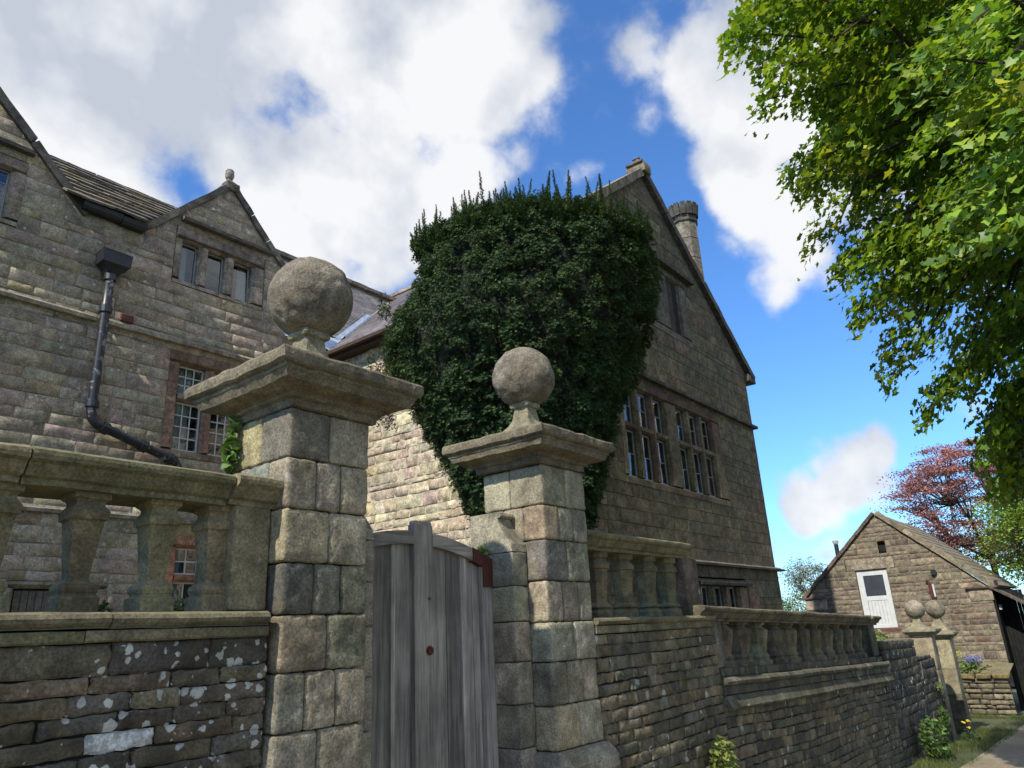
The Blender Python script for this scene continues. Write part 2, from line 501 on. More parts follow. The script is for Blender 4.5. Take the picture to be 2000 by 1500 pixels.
def square_lathe(prof, cx, cy, n=6, chamfer=0.0, rough=.003, seed=0.0, cap=True, sc=8.0, slope=0.0):
    """mouldings carried round a square (or chamfered) plan; prof = [(half width, z)]"""
    per = []
    if chamfer > 0:
        k = 1 - chamfer
        corners = [(-1, -k), (-k, -1), (k, -1), (1, -k), (1, k), (k, 1), (-k, 1), (-1, k)]
    else:
        corners = [(-1, -1), (1, -1), (1, 1), (-1, 1)]
    for i, p in enumerate(corners):
        q = corners[(i + 1) % len(corners)]
        L = abs(p[0] - q[0]) + abs(p[1] - q[1])
        m = max(1, int(round(n * L / 2)))
        for j in range(m):
            t = j / m
            per.append((p[0] + (q[0] - p[0]) * t, p[1] + (q[1] - p[1]) * t))
    per = np.array(per); K = len(per)
    V = []; Fc = []
    for r, z in prof:
        V += [(cx + px * r, cy + py * r, z) for px, py in per]
    for i in range(len(prof) - 1):
        for j in range(K):
            a = i * K + j; b = i * K + (j + 1) % K
            Fc.append((a, b, b + K, a + K))
    V = np.array(V, float)
    if rough > 0: V = jig(V, rough, sc, seed)
    if cap:
        Fc.append(tuple(range(K))[::-1]); Fc.append(tuple(range((len(prof) - 1) * K, len(prof) * K)))
    return V, Fc

def round_lathe(prof, cx, cy, n=16, rough=.0, seed=0.0, sc=8.0):
    V = []; Fc = []
    for r, z in prof:
        V += [(cx + r * math.cos(2 * math.pi * k / n), cy + r * math.sin(2 * math.pi * k / n), z) for k in range(n)]
    for i in range(len(prof) - 1):
        for j in range(n):
            a = i * n + j; b = i * n + (j + 1) % n
            Fc.append((a, b, b + n, a + n))
    Fc.append(tuple(range(n))[::-1]); Fc.append(tuple(range((len(prof) - 1) * n, len(prof) * n)))
    V = np.array(V, float)
    if rough > 0: V = jig(V, rough, sc, seed)
    return V, Fc

def extrude(prof, A, D, L, side, seg=6, rough=.003, seed=0.0, sc=7.0):
    """moulding: profile [(out, z)] swept from A along D for length L; 'side' is the horizontal outward direction"""
    A = np.array(A, float); D = np.array(D, float); side = np.array(side, float)
    K = len(prof); V = []; Fc = []
    for i in range(seg + 1):
        b = A + D * (L * i / seg)
        V += [b + side * o + np.array([0, 0, z]) for o, z in prof]
    nrm = np.cross(D, side)[2]
    for i in range(seg):
        for j in range(K):
            a = i * K + j; b = i * K + (j + 1) % K
            f = (a, b, b + K, a + K)
            Fc.append(f if nrm < 0 else f[::-1])
    e0 = tuple(range(K)); e1 = tuple(range(seg * K, seg * K + K))
    Fc.append(e0[::-1] if nrm < 0 else e0); Fc.append(e1 if nrm < 0 else e1[::-1])
    V = np.array(V, float)
    if rough > 0: V = jig(V, rough, sc, seed)
    return V, Fc

def beam(A, B, w, h, upv=(0, 0, 1), rough=0.0, seed=0.0, seg=1):
    """rectangular bar from A to B"""
    A = np.array(A, float); B = np.array(B, float); d = B - A; L = np.linalg.norm(d); d /= L
    s = np.cross(d, upv); s /= np.linalg.norm(s); u = np.cross(s, d)
    V = []; Fc = []
    for i in range(seg + 1):
        c = A + d * L * i / seg
        V += [c - s * w / 2 - u * h / 2, c + s * w / 2 - u * h / 2, c + s * w / 2 + u * h / 2, c - s * w / 2 + u * h / 2]
    for i in range(seg):
        for j in range(4):
            a = i * 4 + j; b = i * 4 + (j + 1) % 4
            Fc.append((a, a + 4, b + 4, b))
    Fc.append((0, 1, 2, 3)); n = seg * 4; Fc.append((n + 3, n + 2, n + 1, n))
    V = np.array(V)
    if rough > 0: V = jig(V, rough, 6, seed)
    return V, Fc

def tube(pts, rad, n=10):
    pts = [np.array(p, float) for p in pts]
    V = []; Fc = []
    for i, p in enumerate(pts):
        d = (pts[min(i + 1, len(pts) - 1)] - pts[max(i - 1, 0)]); d /= np.linalg.norm(d) + 1e-9
        a = np.array([0, 0, 1.]) if abs(d[2]) < .9 else np.array([1., 0, 0])
        s = np.cross(d, a); s /= np.linalg.norm(s); u = np.cross(s, d)
        r = rad[i] if hasattr(rad, '__len__') else rad
        V += [p + (s * math.cos(2 * math.pi * k / n) + u * math.sin(2 * math.pi * k / n)) * r for k in range(n)]
    for i in range(len(pts) - 1):
        for j in range(n):
            a = i * n + j; b = i * n + (j + 1) % n
            Fc.append((a, a + n, b + n, b))
    Fc.append(tuple(range(n))); Fc.append(tuple(range((len(pts) - 1) * n, len(pts) * n))[::-1])
    return np.array(V), Fc

def pick(rng, pal, var=.10):
    tot = sum(w for _, w in pal); x = rng.uniform(0, tot)
    for c, w in pal:
        x -= w
        if x <= 0: break
    k = 1 + rng.uniform(-var, var) * 1.6
    return tuple(max(.004, ch * k * (1 + rng.uniform(-.05, .05))) for ch in c)

# ------------------------------------------------------------------ masonry
def rock(rng, w, h, depth, nx, ny, proud, rough, rnd, jit):
    """one walling stone in its own (u, v, out) frame: rounded corners, uneven face, edges turned back"""
    us = np.linspace(-1, 1, nx + 1); vs = np.linspace(-1, 1, ny + 1)
    e = min(.45 * min(w, h), rnd)
    if nx > 2: us[1] = -1 + 1.1 * e / (w / 2); us[-2] = -us[1]; us[2:-2] = np.linspace(us[1], us[-2], nx - 1)[1:-1]
    if ny > 2: vs[1] = -1 + 1.1 * e / (h / 2); vs[-2] = -vs[1]; vs[2:-2] = np.linspace(vs[1], vs[-2], ny - 1)[1:-1]
    sd = rng.uniform(0, 90)
    V = []; tiltu = rng.uniform(-1, 1) * rough * .4; tiltv = rng.uniform(-1, 1) * rough * .4
    for j, v in enumerate(vs):
        for i, u in enumerate(us):
            x, y = u * w / 2, v * h / 2
            bx = i in (0, nx); by = j in (0, ny)
            if bx and by:
                x -= np.sign(u) * e * .35; y -= np.sign(v) * e * .35
            x += rng.uniform(-1, 1) * jit * (1 if bx else .3); y += rng.uniform(-1, 1) * jit * (.8 if by else .3)
            z = proud + u * tiltu + v * tiltv + rough * 1.5 * mnoise.fractal(Vector((x * 9 + sd, y * 14 - sd, sd)), 1.0, 2.0, 3)
            if bx or by: z = z - e * rng.uniform(.7, 1.0)
            V.append((x, y, z))
    W = nx + 1
    Fc = [(j * W + i, j * W + i + 1, (j + 1) * W + i + 1, (j + 1) * W + i) for j in range(ny) for i in range(nx)]
    ring = [i for i in range(W)] + [j * W + nx for j in range(1, ny + 1)] + [ny * W + i for i in range(nx - 1, -1, -1)] + [j * W for j in range(ny - 1, 0, -1)]
    n0 = len(V)
    V += [(V[k][0], V[k][1], -depth) for k in ring]
    L = len(ring)
    for k in range(L):
        a, b = ring[k], ring[(k + 1) % L]
        Fc.append((b, a, n0 + k, n0 + (k + 1) % L))
    return np.array(V), Fc

def clip_poly(poly, cl):
    """Sutherland-Hodgman: poly clipped by the convex counter-clockwise polygon cl"""
    out = list(poly)
    for i in range(len(cl)):
        ax, ay = cl[i]; bx, by = cl[(i + 1) % len(cl)]
        inp = out; out = []
        if not inp: return []
        def side(p): return (bx - ax) * (p[1] - ay) - (by - ay) * (p[0] - ax)
        for k in range(len(inp)):
            p, q = inp[k], inp[(k + 1) % len(inp)]
            sp, sq = side(p), side(q)
            if sp >= 0: out.append(p)
            if (sp >= 0) != (sq >= 0):
                t = sp / (sp - sq)
                out.append((p[0] + (q[0] - p[0]) * t, p[1] + (q[1] - p[1]) * t))
    return out

def prism(rng, poly, depth, proud, bev, gap):
    P = np.array(poly, float); c = P.mean(0)
    def inset(d):
        out = []
        n = len(P)
        for i in range(n):
            a, b, e = P[i - 1], P[i], P[(i + 1) % n]
            d1 = (b - a) / (np.linalg.norm(b - a) + 1e-9); d2 = (e - b) / (np.linalg.norm(e - b) + 1e-9)
            n1 = np.array([-d1[1], d1[0]]); n2 = np.array([-d2[1], d2[0]])
            k = n1 + n2; k /= max(.4, (k @ k) / 2)
            out.append(b + k * d)
        return np.array(out)
    o = inset(gap); inn = inset(gap + bev); n = len(P)
    V = [(p[0], p[1], -depth) for p in o] + [(p[0], p[1], -bev * .3) for p in o] + [(p[0], p[1], proud + rng.gauss(0, .002)) for p in inn]
    Fc = []
    for i in range(n):
        j = (i + 1) % n
        Fc.append((i, j, n + j, n + i)); Fc.append((n + i, n + j, 2 * n + j, 2 * n + i))
    Fc.append(tuple(range(2 * n, 3 * n)))
    return np.array(V), Fc

class Masonry:
    def __init__(s, parent, mat, mortar, limit=300, name='stone'):
        s.parent, s.mat, s.mortar, s.limit, s.name = parent, mat, mortar, limit, name
        s.st = []; s.mb = MB()
    def wall(s, rng, O, U, N, u0, u1, v0, v1, ch, ln, pal, holes=(), clip=None, gap=.006, detail=(4, 3), proud=.008, rough=.006,
             rnd=.018, jit=.004, depth=.06, brk=(), shear=None, sag=0.0, mdepth=.012, seed=0.0, flat=False, hv=.18, courses=None):
        O = np.array(O, float); U = np.array(U, float); N = np.array(N, float); Z = np.array([0, 0, 1.])
        # outward normal must be to the right of U seen from above for consistent winding
        flipw = np.cross(U, Z) @ N < 0
        bs = sorted({v0, v1, *[b for b in brk if v0 < b < v1]})
        if courses is None:
            rows = []
            for a, b in zip(bs[:-1], bs[1:]):
                k = max(1, int(round((b - a) / ch)))
                cuts = [a + (b - a) * (i + (rng.uniform(-hv, hv) if 0 < i < k else 0)) / k for i in range(k + 1)]
                rows += list(zip(cuts[:-1], cuts[1:]))
        else:
            rows = list(zip(courses[1:], courses[:-1])) if courses[0] > courses[-1] else list(zip(courses[:-1], courses[1:]))
        for (a, b) in rows:
            spans = [(u0, u1)]
            for (h0, h1, g0, g1) in holes:
                if min(b, g1) - max(a, g0) > .3 * (b - a):
                    ns = []
                    for (p, q) in spans:
                        if h1 <= p or h0 >= q: ns.append((p, q)); continue
                        if h0 > p: ns.append((p, h0))
                        if h1 < q: ns.append((h1, q))
                    spans = ns
            for (p, q) in spans:
                if q - p < .02: continue
                x = p - rng.uniform(0, .6) * ln * (p == u0)
                first = True
                while x < q - 1e-4:
                    L = ln * rng.uniform(.55, 1.5)
                    x2 = x + L
                    if q - x2 < ln * .35: x2 = q
                    xa, xb = max(x, p), min(x2, q)
                    x = x2
                    if xb - xa < .03: continue
                    poly = [(xa, a), (xb, a), (xb, b), (xa, b)]
                    clipped = False
                    if clip is not None:
                        pc = clip_poly(poly, clip)
                        if len(pc) < 3: continue
                        ar = abs(sum(pc[i][0] * pc[(i + 1) % len(pc)][1] - pc[(i + 1) % len(pc)][0] * pc[i][1] for i in range(len(pc)))) / 2
                        if ar < .0015: continue
                        clipped = ar < (xb - xa) * (b - a) * .995
                        if clipped: poly = pc
                    t = pick(rng, pal)
                    if clipped or flat:
                        V2, Fc = prism(rng, poly, depth, proud * rng.uniform(.3, 1.3), min(rnd, .3 * (b - a)), gap / 2)
                        ctr = np.zeros(2)
                    else:
                        w = xb - xa - gap * rng.uniform(.7, 1.5); hh = b - a - gap * rng.uniform(.7, 1.5)
                        V2, Fc = rock(rng, w, hh, depth, detail[0], detail[1], proud * rng.uniform(.2, 1.5), rough, rnd, jit)
                        ctr = np.array([(xa + xb) / 2, (a + b) / 2])
                    W3 = O + np.outer(V2[:, 0] + ctr[0], U) + np.outer(V2[:, 1] + ctr[1], Z) + np.outer(V2[:, 2], N)
                    M3 = np.array([O + U * pu + Z * pv - N * mdepth for pu, pv in poly])
                    if flipw: Fc = [f[::-1] for f in Fc]
                    if shear:
                        W3[:, 2] += shear(W3[:, 0]); M3[:, 2] += shear(M3[:, 0])
                    if sag:
                        for A in (W3, M3):
                            A[:, 2] += sag * np.sin(A[:, 0] * 1.3 + A[:, 1] * 1.3 + seed) + sag * .6 * np.sin(A[:, 0] * 3.1 + a * 9)
                    pp = proj(W3)
                    vis = pp[:, 0].max() > 0 and pp[:, 0].min() < CW and pp[:, 1].max() > 0 and pp[:, 1].min() < CH
                    area = (np.ptp(pp[:, 0]) * np.ptp(pp[:, 1])) if vis else 0
                    s.st.append((area, W3, Fc, t))
                    s.mb.add(M3, [tuple(range(len(M3)))[::(-1 if flipw else 1)]], (.2, .18, .15))
    def hide(s, fn):
        """stones wholly behind something else lose their rank"""
        s.st = [((0 if fn(W.mean(0)) else a), W, f, t) for a, W, f, t in s.st]
    def done(s, smooth='face'):
        s.st.sort(key=lambda k: -k[0])
        rest = MB(); k = 0
        for a, W, Fc, t in s.st:
            if k < s.limit and a > 60:
                mk(s.name, W, Fc, s.mat, s.parent, t, smooth); k += 1
            else:
                rest.add(W, Fc, t)
        if rest.n:
            tag(rest.build('stonework', s.mat, s.parent, smooth), kind='stuff')
        s.mb.build('mortar', s.mortar, s.parent)

# ------------------------------------------------------------------ foliage
def leaf_mesh(name, Pn, Nn, size, tmpl, tfaces, mat, parent, tints, rs, up=None, loc=None):
    """one mesh of many small leaves: each a copy of tmpl turned to its normal"""
    Pn = np.asarray(Pn, float); n = len(Pn); Nn = Nn / (np.linalg.norm(Nn, axis=1, keepdims=True) + 1e-9)
    if up is None: up = rs.normal(size=(n, 3))
    t = np.cross(Nn, up); t /= np.linalg.norm(t, axis=1, keepdims=True) + 1e-9
    b = np.cross(Nn, t)
    tm = np.asarray(tmpl, float); K = len(tm)
    size = np.broadcast_to(np.asarray(size, float), (n,))
    V = Pn[:, None, :] + size[:, None, None] * (tm[None, :, 0, None] * t[:, None, :] + tm[None, :, 1, None] * b[:, None, :] + tm[None, :, 2, None] * Nn[:, None, :])
    V = V.reshape(-1, 3)
    if loc is None: loc = V.mean(0)
    loc = np.asarray(loc, float)
    me = bpy.data.meshes.new(name)
    me.vertices.add(len(V)); me.vertices.foreach_set('co', (V - loc).ravel())
    lens = np.array([len(f) for f in tfaces]); flat = np.concatenate([np.array(f) for f in tfaces])
    tot = np.tile(lens, n); loops = (flat[None, :] + (np.arange(n) * K)[:, None]).ravel()
    me.loops.add(len(loops)); me.loops.foreach_set('vertex_index', loops.astype(np.int32))
    me.polygons.add(len(tot))
    st = np.concatenate([[0], np.cumsum(tot)[:-1]])
    me.polygons.foreach_set('loop_start', st.astype(np.int32))
    me.update(calc_edges=True)
    me.materials.append(MATS[mat])
    at = me.attributes.new('tint', 'FLOAT_COLOR', 'POINT')
    tt = np.ones((n, K, 4)); tt[:, :, :3] = np.asarray(tints)[:, None, :]
    at.data.foreach_set('color', tt.ravel())
    o = bpy.data.objects.new(name, me); COL.objects.link(o)
    place(o, loc, parent)
    return o

# leaf outlines
LOBED = [(0, 0, 0), (.2, -.12, .02), (.44, -.14, .06), (.38, .12, .03), (.52, .36, .10), (.29, .43, .02), (0, .80, -.10),
         (-.29, .43, .02), (-.52, .36, .10), (-.38, .12, .03), (-.44, -.14, .06), (-.2, -.12, .02)]
LOBED_F = [(0, 1, 2, 3), (0, 3, 4, 5), (0, 5, 6, 7), (0, 7, 8, 9), (0, 9, 10, 11)]
OVAL = [(0, -.5, 0), (.26, -.15, .06), (.22, .2, .06), (0, .55, -.04), (-.22, .2, .06), (-.26, -.15, .06)]
OVAL_F = [(0, 1, 2, 3), (0, 3, 4, 5)]
def rosette(k=6, seed=3, lenn=1.0, wid=.11):
    r = random.Random(seed); V = []; Fc = []
    for i in range(k):
        a = 2 * math.pi * i / k + r.uniform(-.3, .3); el = r.uniform(.15, .9)
        d = np.array([math.cos(a) * math.cos(el), math.sin(a) * math.cos(el), math.sin(el)]) * lenn * r.uniform(.75, 1.1)
        s = np.array([-math.sin(a), math.cos(a), 0]) * wid
        n = len(V)
        V += [(s[0], s[1], 0), (d[0], d[1], d[2]), (-s[0], -s[1], 0)]
        Fc.append((n, n + 1, n + 2))
    return V, Fc
BLADE = [(-.03, 0, 0), (.03, 0, 0), (.02, .5, .06), (0, 1, .22), (-.02, .5, .06)]
BLADE_F = [(0, 1, 2, 4), (4, 2, 3)]
def tints(rs, n, pal, var=.18):
    pal = np.array(pal); k = rs.integers(0, len(pal), n)
    return pal[k] * (1 + rs.uniform(-var, var, (n, 1)))
X_, Y_, Z_ = np.array([1., 0, 0]), np.array([0, 1., 0]), np.array([0, 0, 1.])
NLANE, NLEFT = -Y_, -X_

def ground_z(x): return -1.71 - .041 * np.clip(x, -40, 60)

# ------------------------------------------------------------------ ground, lane, verge
def sheet(name, x0, x1, y0, y1, dz, mat, nx=60, ny=20, kind='structure', rough=.0):
    xs = np.linspace(x0, x1, nx + 1); ys = np.linspace(y0, y1, ny + 1)
    V = [(x, y, float(ground_z(x)) + dz + (rough * fbm((x, y, 3.1), .5, 3) if rough else 0)) for y in ys for x in xs]
    W = nx + 1
    Fc = [(j * W + i, j * W + i + 1, (j + 1) * W + i + 1, (j + 1) * W + i) for j in range(ny) for i in range(nx)]
    o = mk(name, V, Fc, mat, None, (.1, .1, .08), True)
    o['kind'] = kind
    return o

def earth_mat():
    t = NT('earth_grass')
    p = t.pos()
    a = t.ramp(t.noise(p, .7, 6, .65), .38, .62)
    c = t.mix(a, (.045, .062, .018), (.085, .075, .04))
    c = t.scale(c, t.ramp(t.noise(p, 14, 5, .7), .25, .75, .6, 1.4))
    t.l.new(c, t.b.inputs['Base Color']); t.b.inputs['Roughness'].default_value = .95
    t.bump(t.noise(p, 20, 5, .7), .6, .03)
    t = NT('lane_gravel')
    p = t.pos()
    a = t.ramp(t.noise(p, .9, 6, .65), .35, .65)
    c = t.mix(a, (.21, .165, .10), (.25, .215, .155))
    g = t.math('MULTIPLY', t.ramp(t.noise(t.pos(off=(5, 5, 5)), 1.4, 6, .7), .52, .66), .55)
    c = t.mix(g, c, (.13, .115, .05))
    c = t.scale(c, t.ramp(t.noise(p, 40, 5, .75), .25, .75, .6, 1.4))
    t.l.new(c, t.b.inputs['Base Color']); t.b.inputs['Roughness'].default_value = .92
    t.bump(t.noise(p, 60, 4, .7), .7, .015)
earth_mat()
sheet('ground', -150, 600, -300, 500, -.03, 'earth_grass', 150, 80)
sheet('lane', -30, 60, -1.6, 2.55, -.0, 'lane_gravel', 180, 24, rough=.02)

# ------------------------------------------------------------------ gate piers
PIER = [((.265, .228, .160), 3), ((.235, .203, .145), 3), ((.215, .192, .148), 2), ((.145, .137, .112), 1), ((.29, .243, .16), 1), ((.25, .203, .148), 1)]

def gate_pier(label, xc, yc, half, zs, pats, ball_c, ball_r, capz, capx, caph, seed, pal, special):
    rng = random.Random(seed)
    t = thing('gate_pier', label, 'gate pier', (xc, yc, float(ground_z(xc))), 'ball topped gate piers')
    for ci, (za, zb) in enumerate(zip(zs[1:], zs[:-1])):
        n = pats[ci % len(pats)]
        if n == 2:
            fr = [0, rng.uniform(.44, .54), 1]
        else:
            fr = [0, rng.uniform(.3, .36), rng.uniform(.64, .70), 1]
        fy = [0, rng.uniform(.42, .55), 1] if n == 2 else [0, .34, .67, 1]
        dx, dy = rng.uniform(-.006, .006), rng.uniform(-.008, .008)
        for i in range(n):
            for j in range(n):
                if 0 < i < n - 1 and 0 < j < n - 1: continue
                x0 = xc - half + 2 * half * fr[i] + dx; x1 = xc - half + 2 * half * fr[i + 1] + dx
                y0 = yc - half + 2 * half * fy[j] + dy; y1 = yc - half + 2 * half * fy[j + 1] + dy
                col = special.get((ci, i, j)) or pick(rng, pal)
                g = .002
                front = j == 0 or i == 0
                V, Fc = rbox(x0 + g, x1 - g, y0 + g, y1 - g, za + .002, zb - .002,   .020, 8 if front else 3, .006 if front else .003, 22, seed + ci * 3.1 + i)
                mk('stone_block', V, Fc, 'stone_pier', t, col, 'face')
    mb = MB(); mb.box(xc - half + .045, xc + half - .045, yc - half + .045, yc + half - .045, float(ground_z(xc)) - .3, zs[0] + .02)
    mb.build('mortar_core', 'mortar_dark', t)
    # foot: moulded plinth above a plain base
    zp = zs[-1]; h = half
    V, Fc = square_lathe([(h + .0, zp - .003), (h + .03, zp - .02), (h + .055, zp - .055), (h + .075, zp - .10), (h + .075, zp - .17), (h + .055, zp - .19), (h + .05, float(ground_z(xc)) - .2)][::-1], xc, yc, 10, 0, .006, seed)
    mk('plinth', V, Fc, 'stone_pier', t, (.23, .2, .15), False)
    # capital
    s = caph
    prof = [(h, capz), (h + .018, capz + .004), (h + .020, capz + .042), (h + .046, capz + .052), (h + .048, capz + .068), (h + .062, capz + .075),
            (h + .10, capz + .082), (h + .155, capz + .10), (s - .045, capz + .138), (s - .036, capz + .146), (s - .034, capz + .162), (s - .016, capz + .168), (s - .004, capz + .178),
            (s, capz + .20), (s, capz + .232), (s - .008, capz + .246), (s - .03, capz + .253), (.32, capz + .30), (.17, capz + .345), (.02, capz + .35)]
    V, Fc = square_lathe(prof, capx, yc, 22, 0, .0075, seed, True, 9)
    mk('cap', V, Fc, 'stone_carved', t, (.150, .126, .085), False)
    bz = ball_c[2] - ball_r
    top = bz + .03
    np_ = [(.155, capz + .335), (.15, capz + .36), (.115, capz + .40), (.088, capz + .45), (.072, top - .075), (.07, top - .055), (.092, top - .045), (.097, top - .03), (.092, top - .008), (.05, top)]
    V, Fc = square_lathe(np_, ball_c[0], ball_c[1], 6, 0.12, .003, seed, True)
    mk('neck', V, Fc, 'stone_carved', t, (.21, .19, .125), False)
    bm_V, bm_F = sphere(ball_c, ball_r, 84, 52)
    for i, p in enumerate(bm_V):
        d = (p - np.array(ball_c)) / ball_r
        patch = max(0.0, fbm(p + seed, 3.0, 3) + .15)
        bm_V[i] = p + d * (fbm(p + seed * 2, 15, 5) * .012 * min(1, patch * 2.2 + .12) + fbm(p, 2.6, 1) * .004)
    mk('ball_finial', bm_V, bm_F, 'stone_ball', t, (.185, .160, .120), True)
    return t

def sphere(c, r, nu, nv):
    V = []; Fc = []
    for j in range(1, nv):
        th = math.pi * j / nv
        V += [(c[0] + r * math.sin(th) * math.cos(2 * math.pi * i / nu), c[1] + r * math.sin(th) * math.sin(2 * math.pi * i / nu), c[2] + r * math.cos(th)) for i in range(nu)]
    for j in range(nv - 2):
        for i in range(nu):
            a = j * nu + i; b = j * nu + (i + 1) % nu
            Fc.append((a, a + nu, b + nu, b))
    t = len(V); V += [(c[0], c[1], c[2] + r), (c[0], c[1], c[2] - r)]
    for i in range(nu):
        Fc.append((t, i, (i + 1) % nu)); a = (nv - 2) * nu
        Fc.append((t + 1, a + (i + 1) % nu, a + i))
    return np.array(V, float), Fc

DARK = (.075, .075, .07)
pierL = gate_pier('nearer stone gate pier with large ball finial, left of the wooden gate', 2.525, 3.58, .28,
                  [1.235, .955, .68, .40, .14, -.135, -.41, -.68, -.95], [2, 3], (2.546, 3.58, 2.07), .264, 1.235, 2.545, .504, 11, PIER,
                  {(0, 0, 0): (.145, .13, .098), (0, 1, 0): (.27, .23, .16), (0, 0, 1): (.29, .25, .13), (1, 0, 0): (.25, .21, .145), (1, 1, 0): (.245, .205, .15), (1, 2, 0): (.27, .225, .15), (3, 0, 0): (.088, .084, .070), (3, 1, 0): (.125, .122, .092), (3, 2, 0): (.15, .14, .095), (4, 1, 0): (.175, .162, .105), (2, 0, 0): (.31, .265, .17), (2, 1, 0): (.30, .26, .18), (4, 0, 0): (.285, .225, .15)})
pierR = gate_pier('farther ball topped gate pier before the yew, right of the wooden gate', 4.795, 3.58, .30,
                  [1.235, .92, .655, .355, .06, -.215, -.505, -.795], [2, 3], (4.745, 3.58, 2.075), .266, 1.235, 4.77, .512, 23, PIER,
                  {(5, 0, 0): (.19, .17, .12), (3, 0, 0): (.25, .21, .15), (1, 0, 0): (.33, .25, .165), (0, 0, 0): (.31, .28, .19), (0, 0, 1): (.30, .275, .19), (0, 1, 0): (.26, .235, .165)})
# the lower jamb that carries the gate, with a scrolled top stone
rng = random.Random(77)
jz = [.57, .325, .075, -.20, -.48, -.76, -1.05, -1.40, -1.95]
for k, (a, b) in enumerate(zip(jz[1:], jz[:-1])):
    V, Fc = rbox(4.312, 4.487, 3.45, 3.86, a + .002, b - .002, .012, 6, .006, 11, k)
    mk('jamb_stone', V, Fc, 'stone_pier', pierR, pick(rng, PIER[:3]), 'face')
    V, Fc = rbox(2.812, 2.985, 3.45, 3.86, a + .002, b - .002, .012, 3, .004, 11, k + 9)
    mk('jamb_stone', V, Fc, 'stone_pier', pierL, pick(rng, PIER[:3]), 'face')
for par, xa, xb in ((pierR, 4.318, 4.487), (pierL, 2.812, 2.98)):
    prof = [(-3.86, .573), (-3.452, .573), (-3.462, .63), (-3.50, .68), (-3.54, .73), (-3.575, .79), (-3.585, .83), (-3.56, .835), (-3.55, .85), (-3.56, .872), (-3.60, .88), (-3.86, .88)]
    V, Fc = extrude([(o, z) for o, z in prof], (xa, 0, 0), X_, xb - xa, -Y_, 5, .003, 4)
    mk('scroll_stone', V, Fc, 'stone_pier', par, (.27, .245, .175), False)

# ------------------------------------------------------------------ wooden gate
gate = thing('garden_gate', 'weathered grey wooden gate with arched top and rusty corner bracket, between the ball topped piers', 'gate', (3.65, 3.68, -1.86))
gx = lambda x: .69 - .27 * (x - 3.53) ** 2
rng = random.Random(4)
def plank(name, xa, xb, y0, y1, ztop, zbot, col, bev=.004, arch=True, mat='weathered_oak'):
    n = 5; V = []; Fc = []
    xs = np.linspace(xa, xb, n)
    for yy in (y0, y1):
        for x in xs: V.append((x, yy, zbot))
        for x in xs: V.append((x, yy, (gx(x) + ztop) if arch else ztop))
    F2 = []
    for s in (0, 1):
        o = s * 2 * n
        for i in range(n - 1):
            q = (o + i, o + i + 1, o + n + i + 1, o + n + i)
            F2.append(q if s == 0 else q[::-1])
    for i in range(n - 1):
        F2.append((n + i, n + i + 1, 3 * n + i + 1, 3 * n + i)); F2.append((i, 2 * n + i, 2 * n + i + 1, i + 1))
    F2.append((0, n, 3 * n, 2 * n)); F2.append((n - 1, 3 * n - 1, 4 * n - 1, 2 * n - 1))
    return mk(name, V, F2, mat, gate, col)
def oak(k=1.0):
    c = rng.uniform(.85, 1.15) * k
    return (.25 * c, .222 * c, .188 * c)
edges = [(2.99, 3.14, 0), (3.143, 3.326, 0), (3.363, 3.500, 0), (3.69, 3.846, 0), (3.849, 3.985, 0), (4.052, 4.120, 0), (4.122, 4.19, 0)]
kk = [.7, .72, .85, 1.0, .62, 1.0, .9]
for i, (a, b, _) in enumerate(edges):
    plank('plank', a, b, 3.69 + .004 * (i % 2), 3.712, -.05, -1.82, oak(kk[i]))
for a, b in ((3.329, 3.360), (3.990, 4.050)):
    plank('cover_strip', a, b, 3.678, 3.70, -.05, -1.82, oak(1.1))
plank('centre_post', 3.512, 3.688, 3.655, 3.715, .735, -1.84, oak(.98), arch=False)
V, Fc = rbox(3.513, 3.687, 3.656, 3.714, .70, .765, .028, 4, .002)
mk('post_top', V, Fc, 'weathered_oak', gate, oak(.95), True)
plank('hanging_stile', 4.198, 4.308, 3.655, 3.715, -.02, -1.84, oak(1.15))
plank('hanging_stile', 2.99, 3.10, 3.656, 3.714, -.02, -1.84, oak(.9))
def arched(xa, xb, name):
    n = 12; V = []; Fc = []
    for x in np.linspace(xa, xb, n + 1):
        z1 = gx(x); z0 = z1 - .088
        V += [(x, 3.652, z0), (x, 3.652, z1), (x, 3.716, z1), (x, 3.716, z0)]
    for i in range(n):
        for j in range(4):
            a = i * 4 + j; b = i * 4 + (j + 1) % 4
            Fc.append((a, a + 4, b + 4, b))
    Fc += [(0, 1, 2, 3), (4 * n + 3, 4 * n + 2, 4 * n + 1, 4 * n)]
    return mk(name, V, Fc, 'weathered_oak_rail', gate, oak(1.02))
arched(2.99, 3.509, 'top_rail'); arched(3.691, 4.13, 'top_rail')
# rusty iron corner bracket
V = []; xs = np.linspace(4.10, 4.312, 7)
mb = MB()
for yy, sg in ((3.645, 1), (3.72, -1)):
    pass
pts_top = [(x, gx(x) + .006) for x in xs]; pts_bot = [(x, gx(x) - .095) for x in np.linspace(4.10, 4.205, 4)]
poly = pts_bot + [(4.205, .33), (4.312, .33)] + pts_top[::-1]
n = len(poly)
V = [(x, 3.644, z) for x, z in poly] + [(x, 3.72, z) for x, z in poly]
Fc = [tuple(range(n)), tuple(range(n, 2 * n))[::-1]] + [(i, n + i, n + (i + 1) % n, (i + 1) % n) for i in range(n)]
mk('corner_bracket', V, Fc, 'rust_bracket', gate, (.1, .02, .02))
V, Fc = round_lathe([(.026, -.008), (.03, 0), (.026, .012), (.012, .014)], 0, 0, 16)
V = np.array([(3.645 + x, 3.652 - z, -.085 + y) for x, y, z in V]); mk('latch_ring', V, Fc, 'rust', gate)
V, Fc = round_lathe([(.008, -.006), (.011, 0), (.008, .012)], 0, 0, 10)
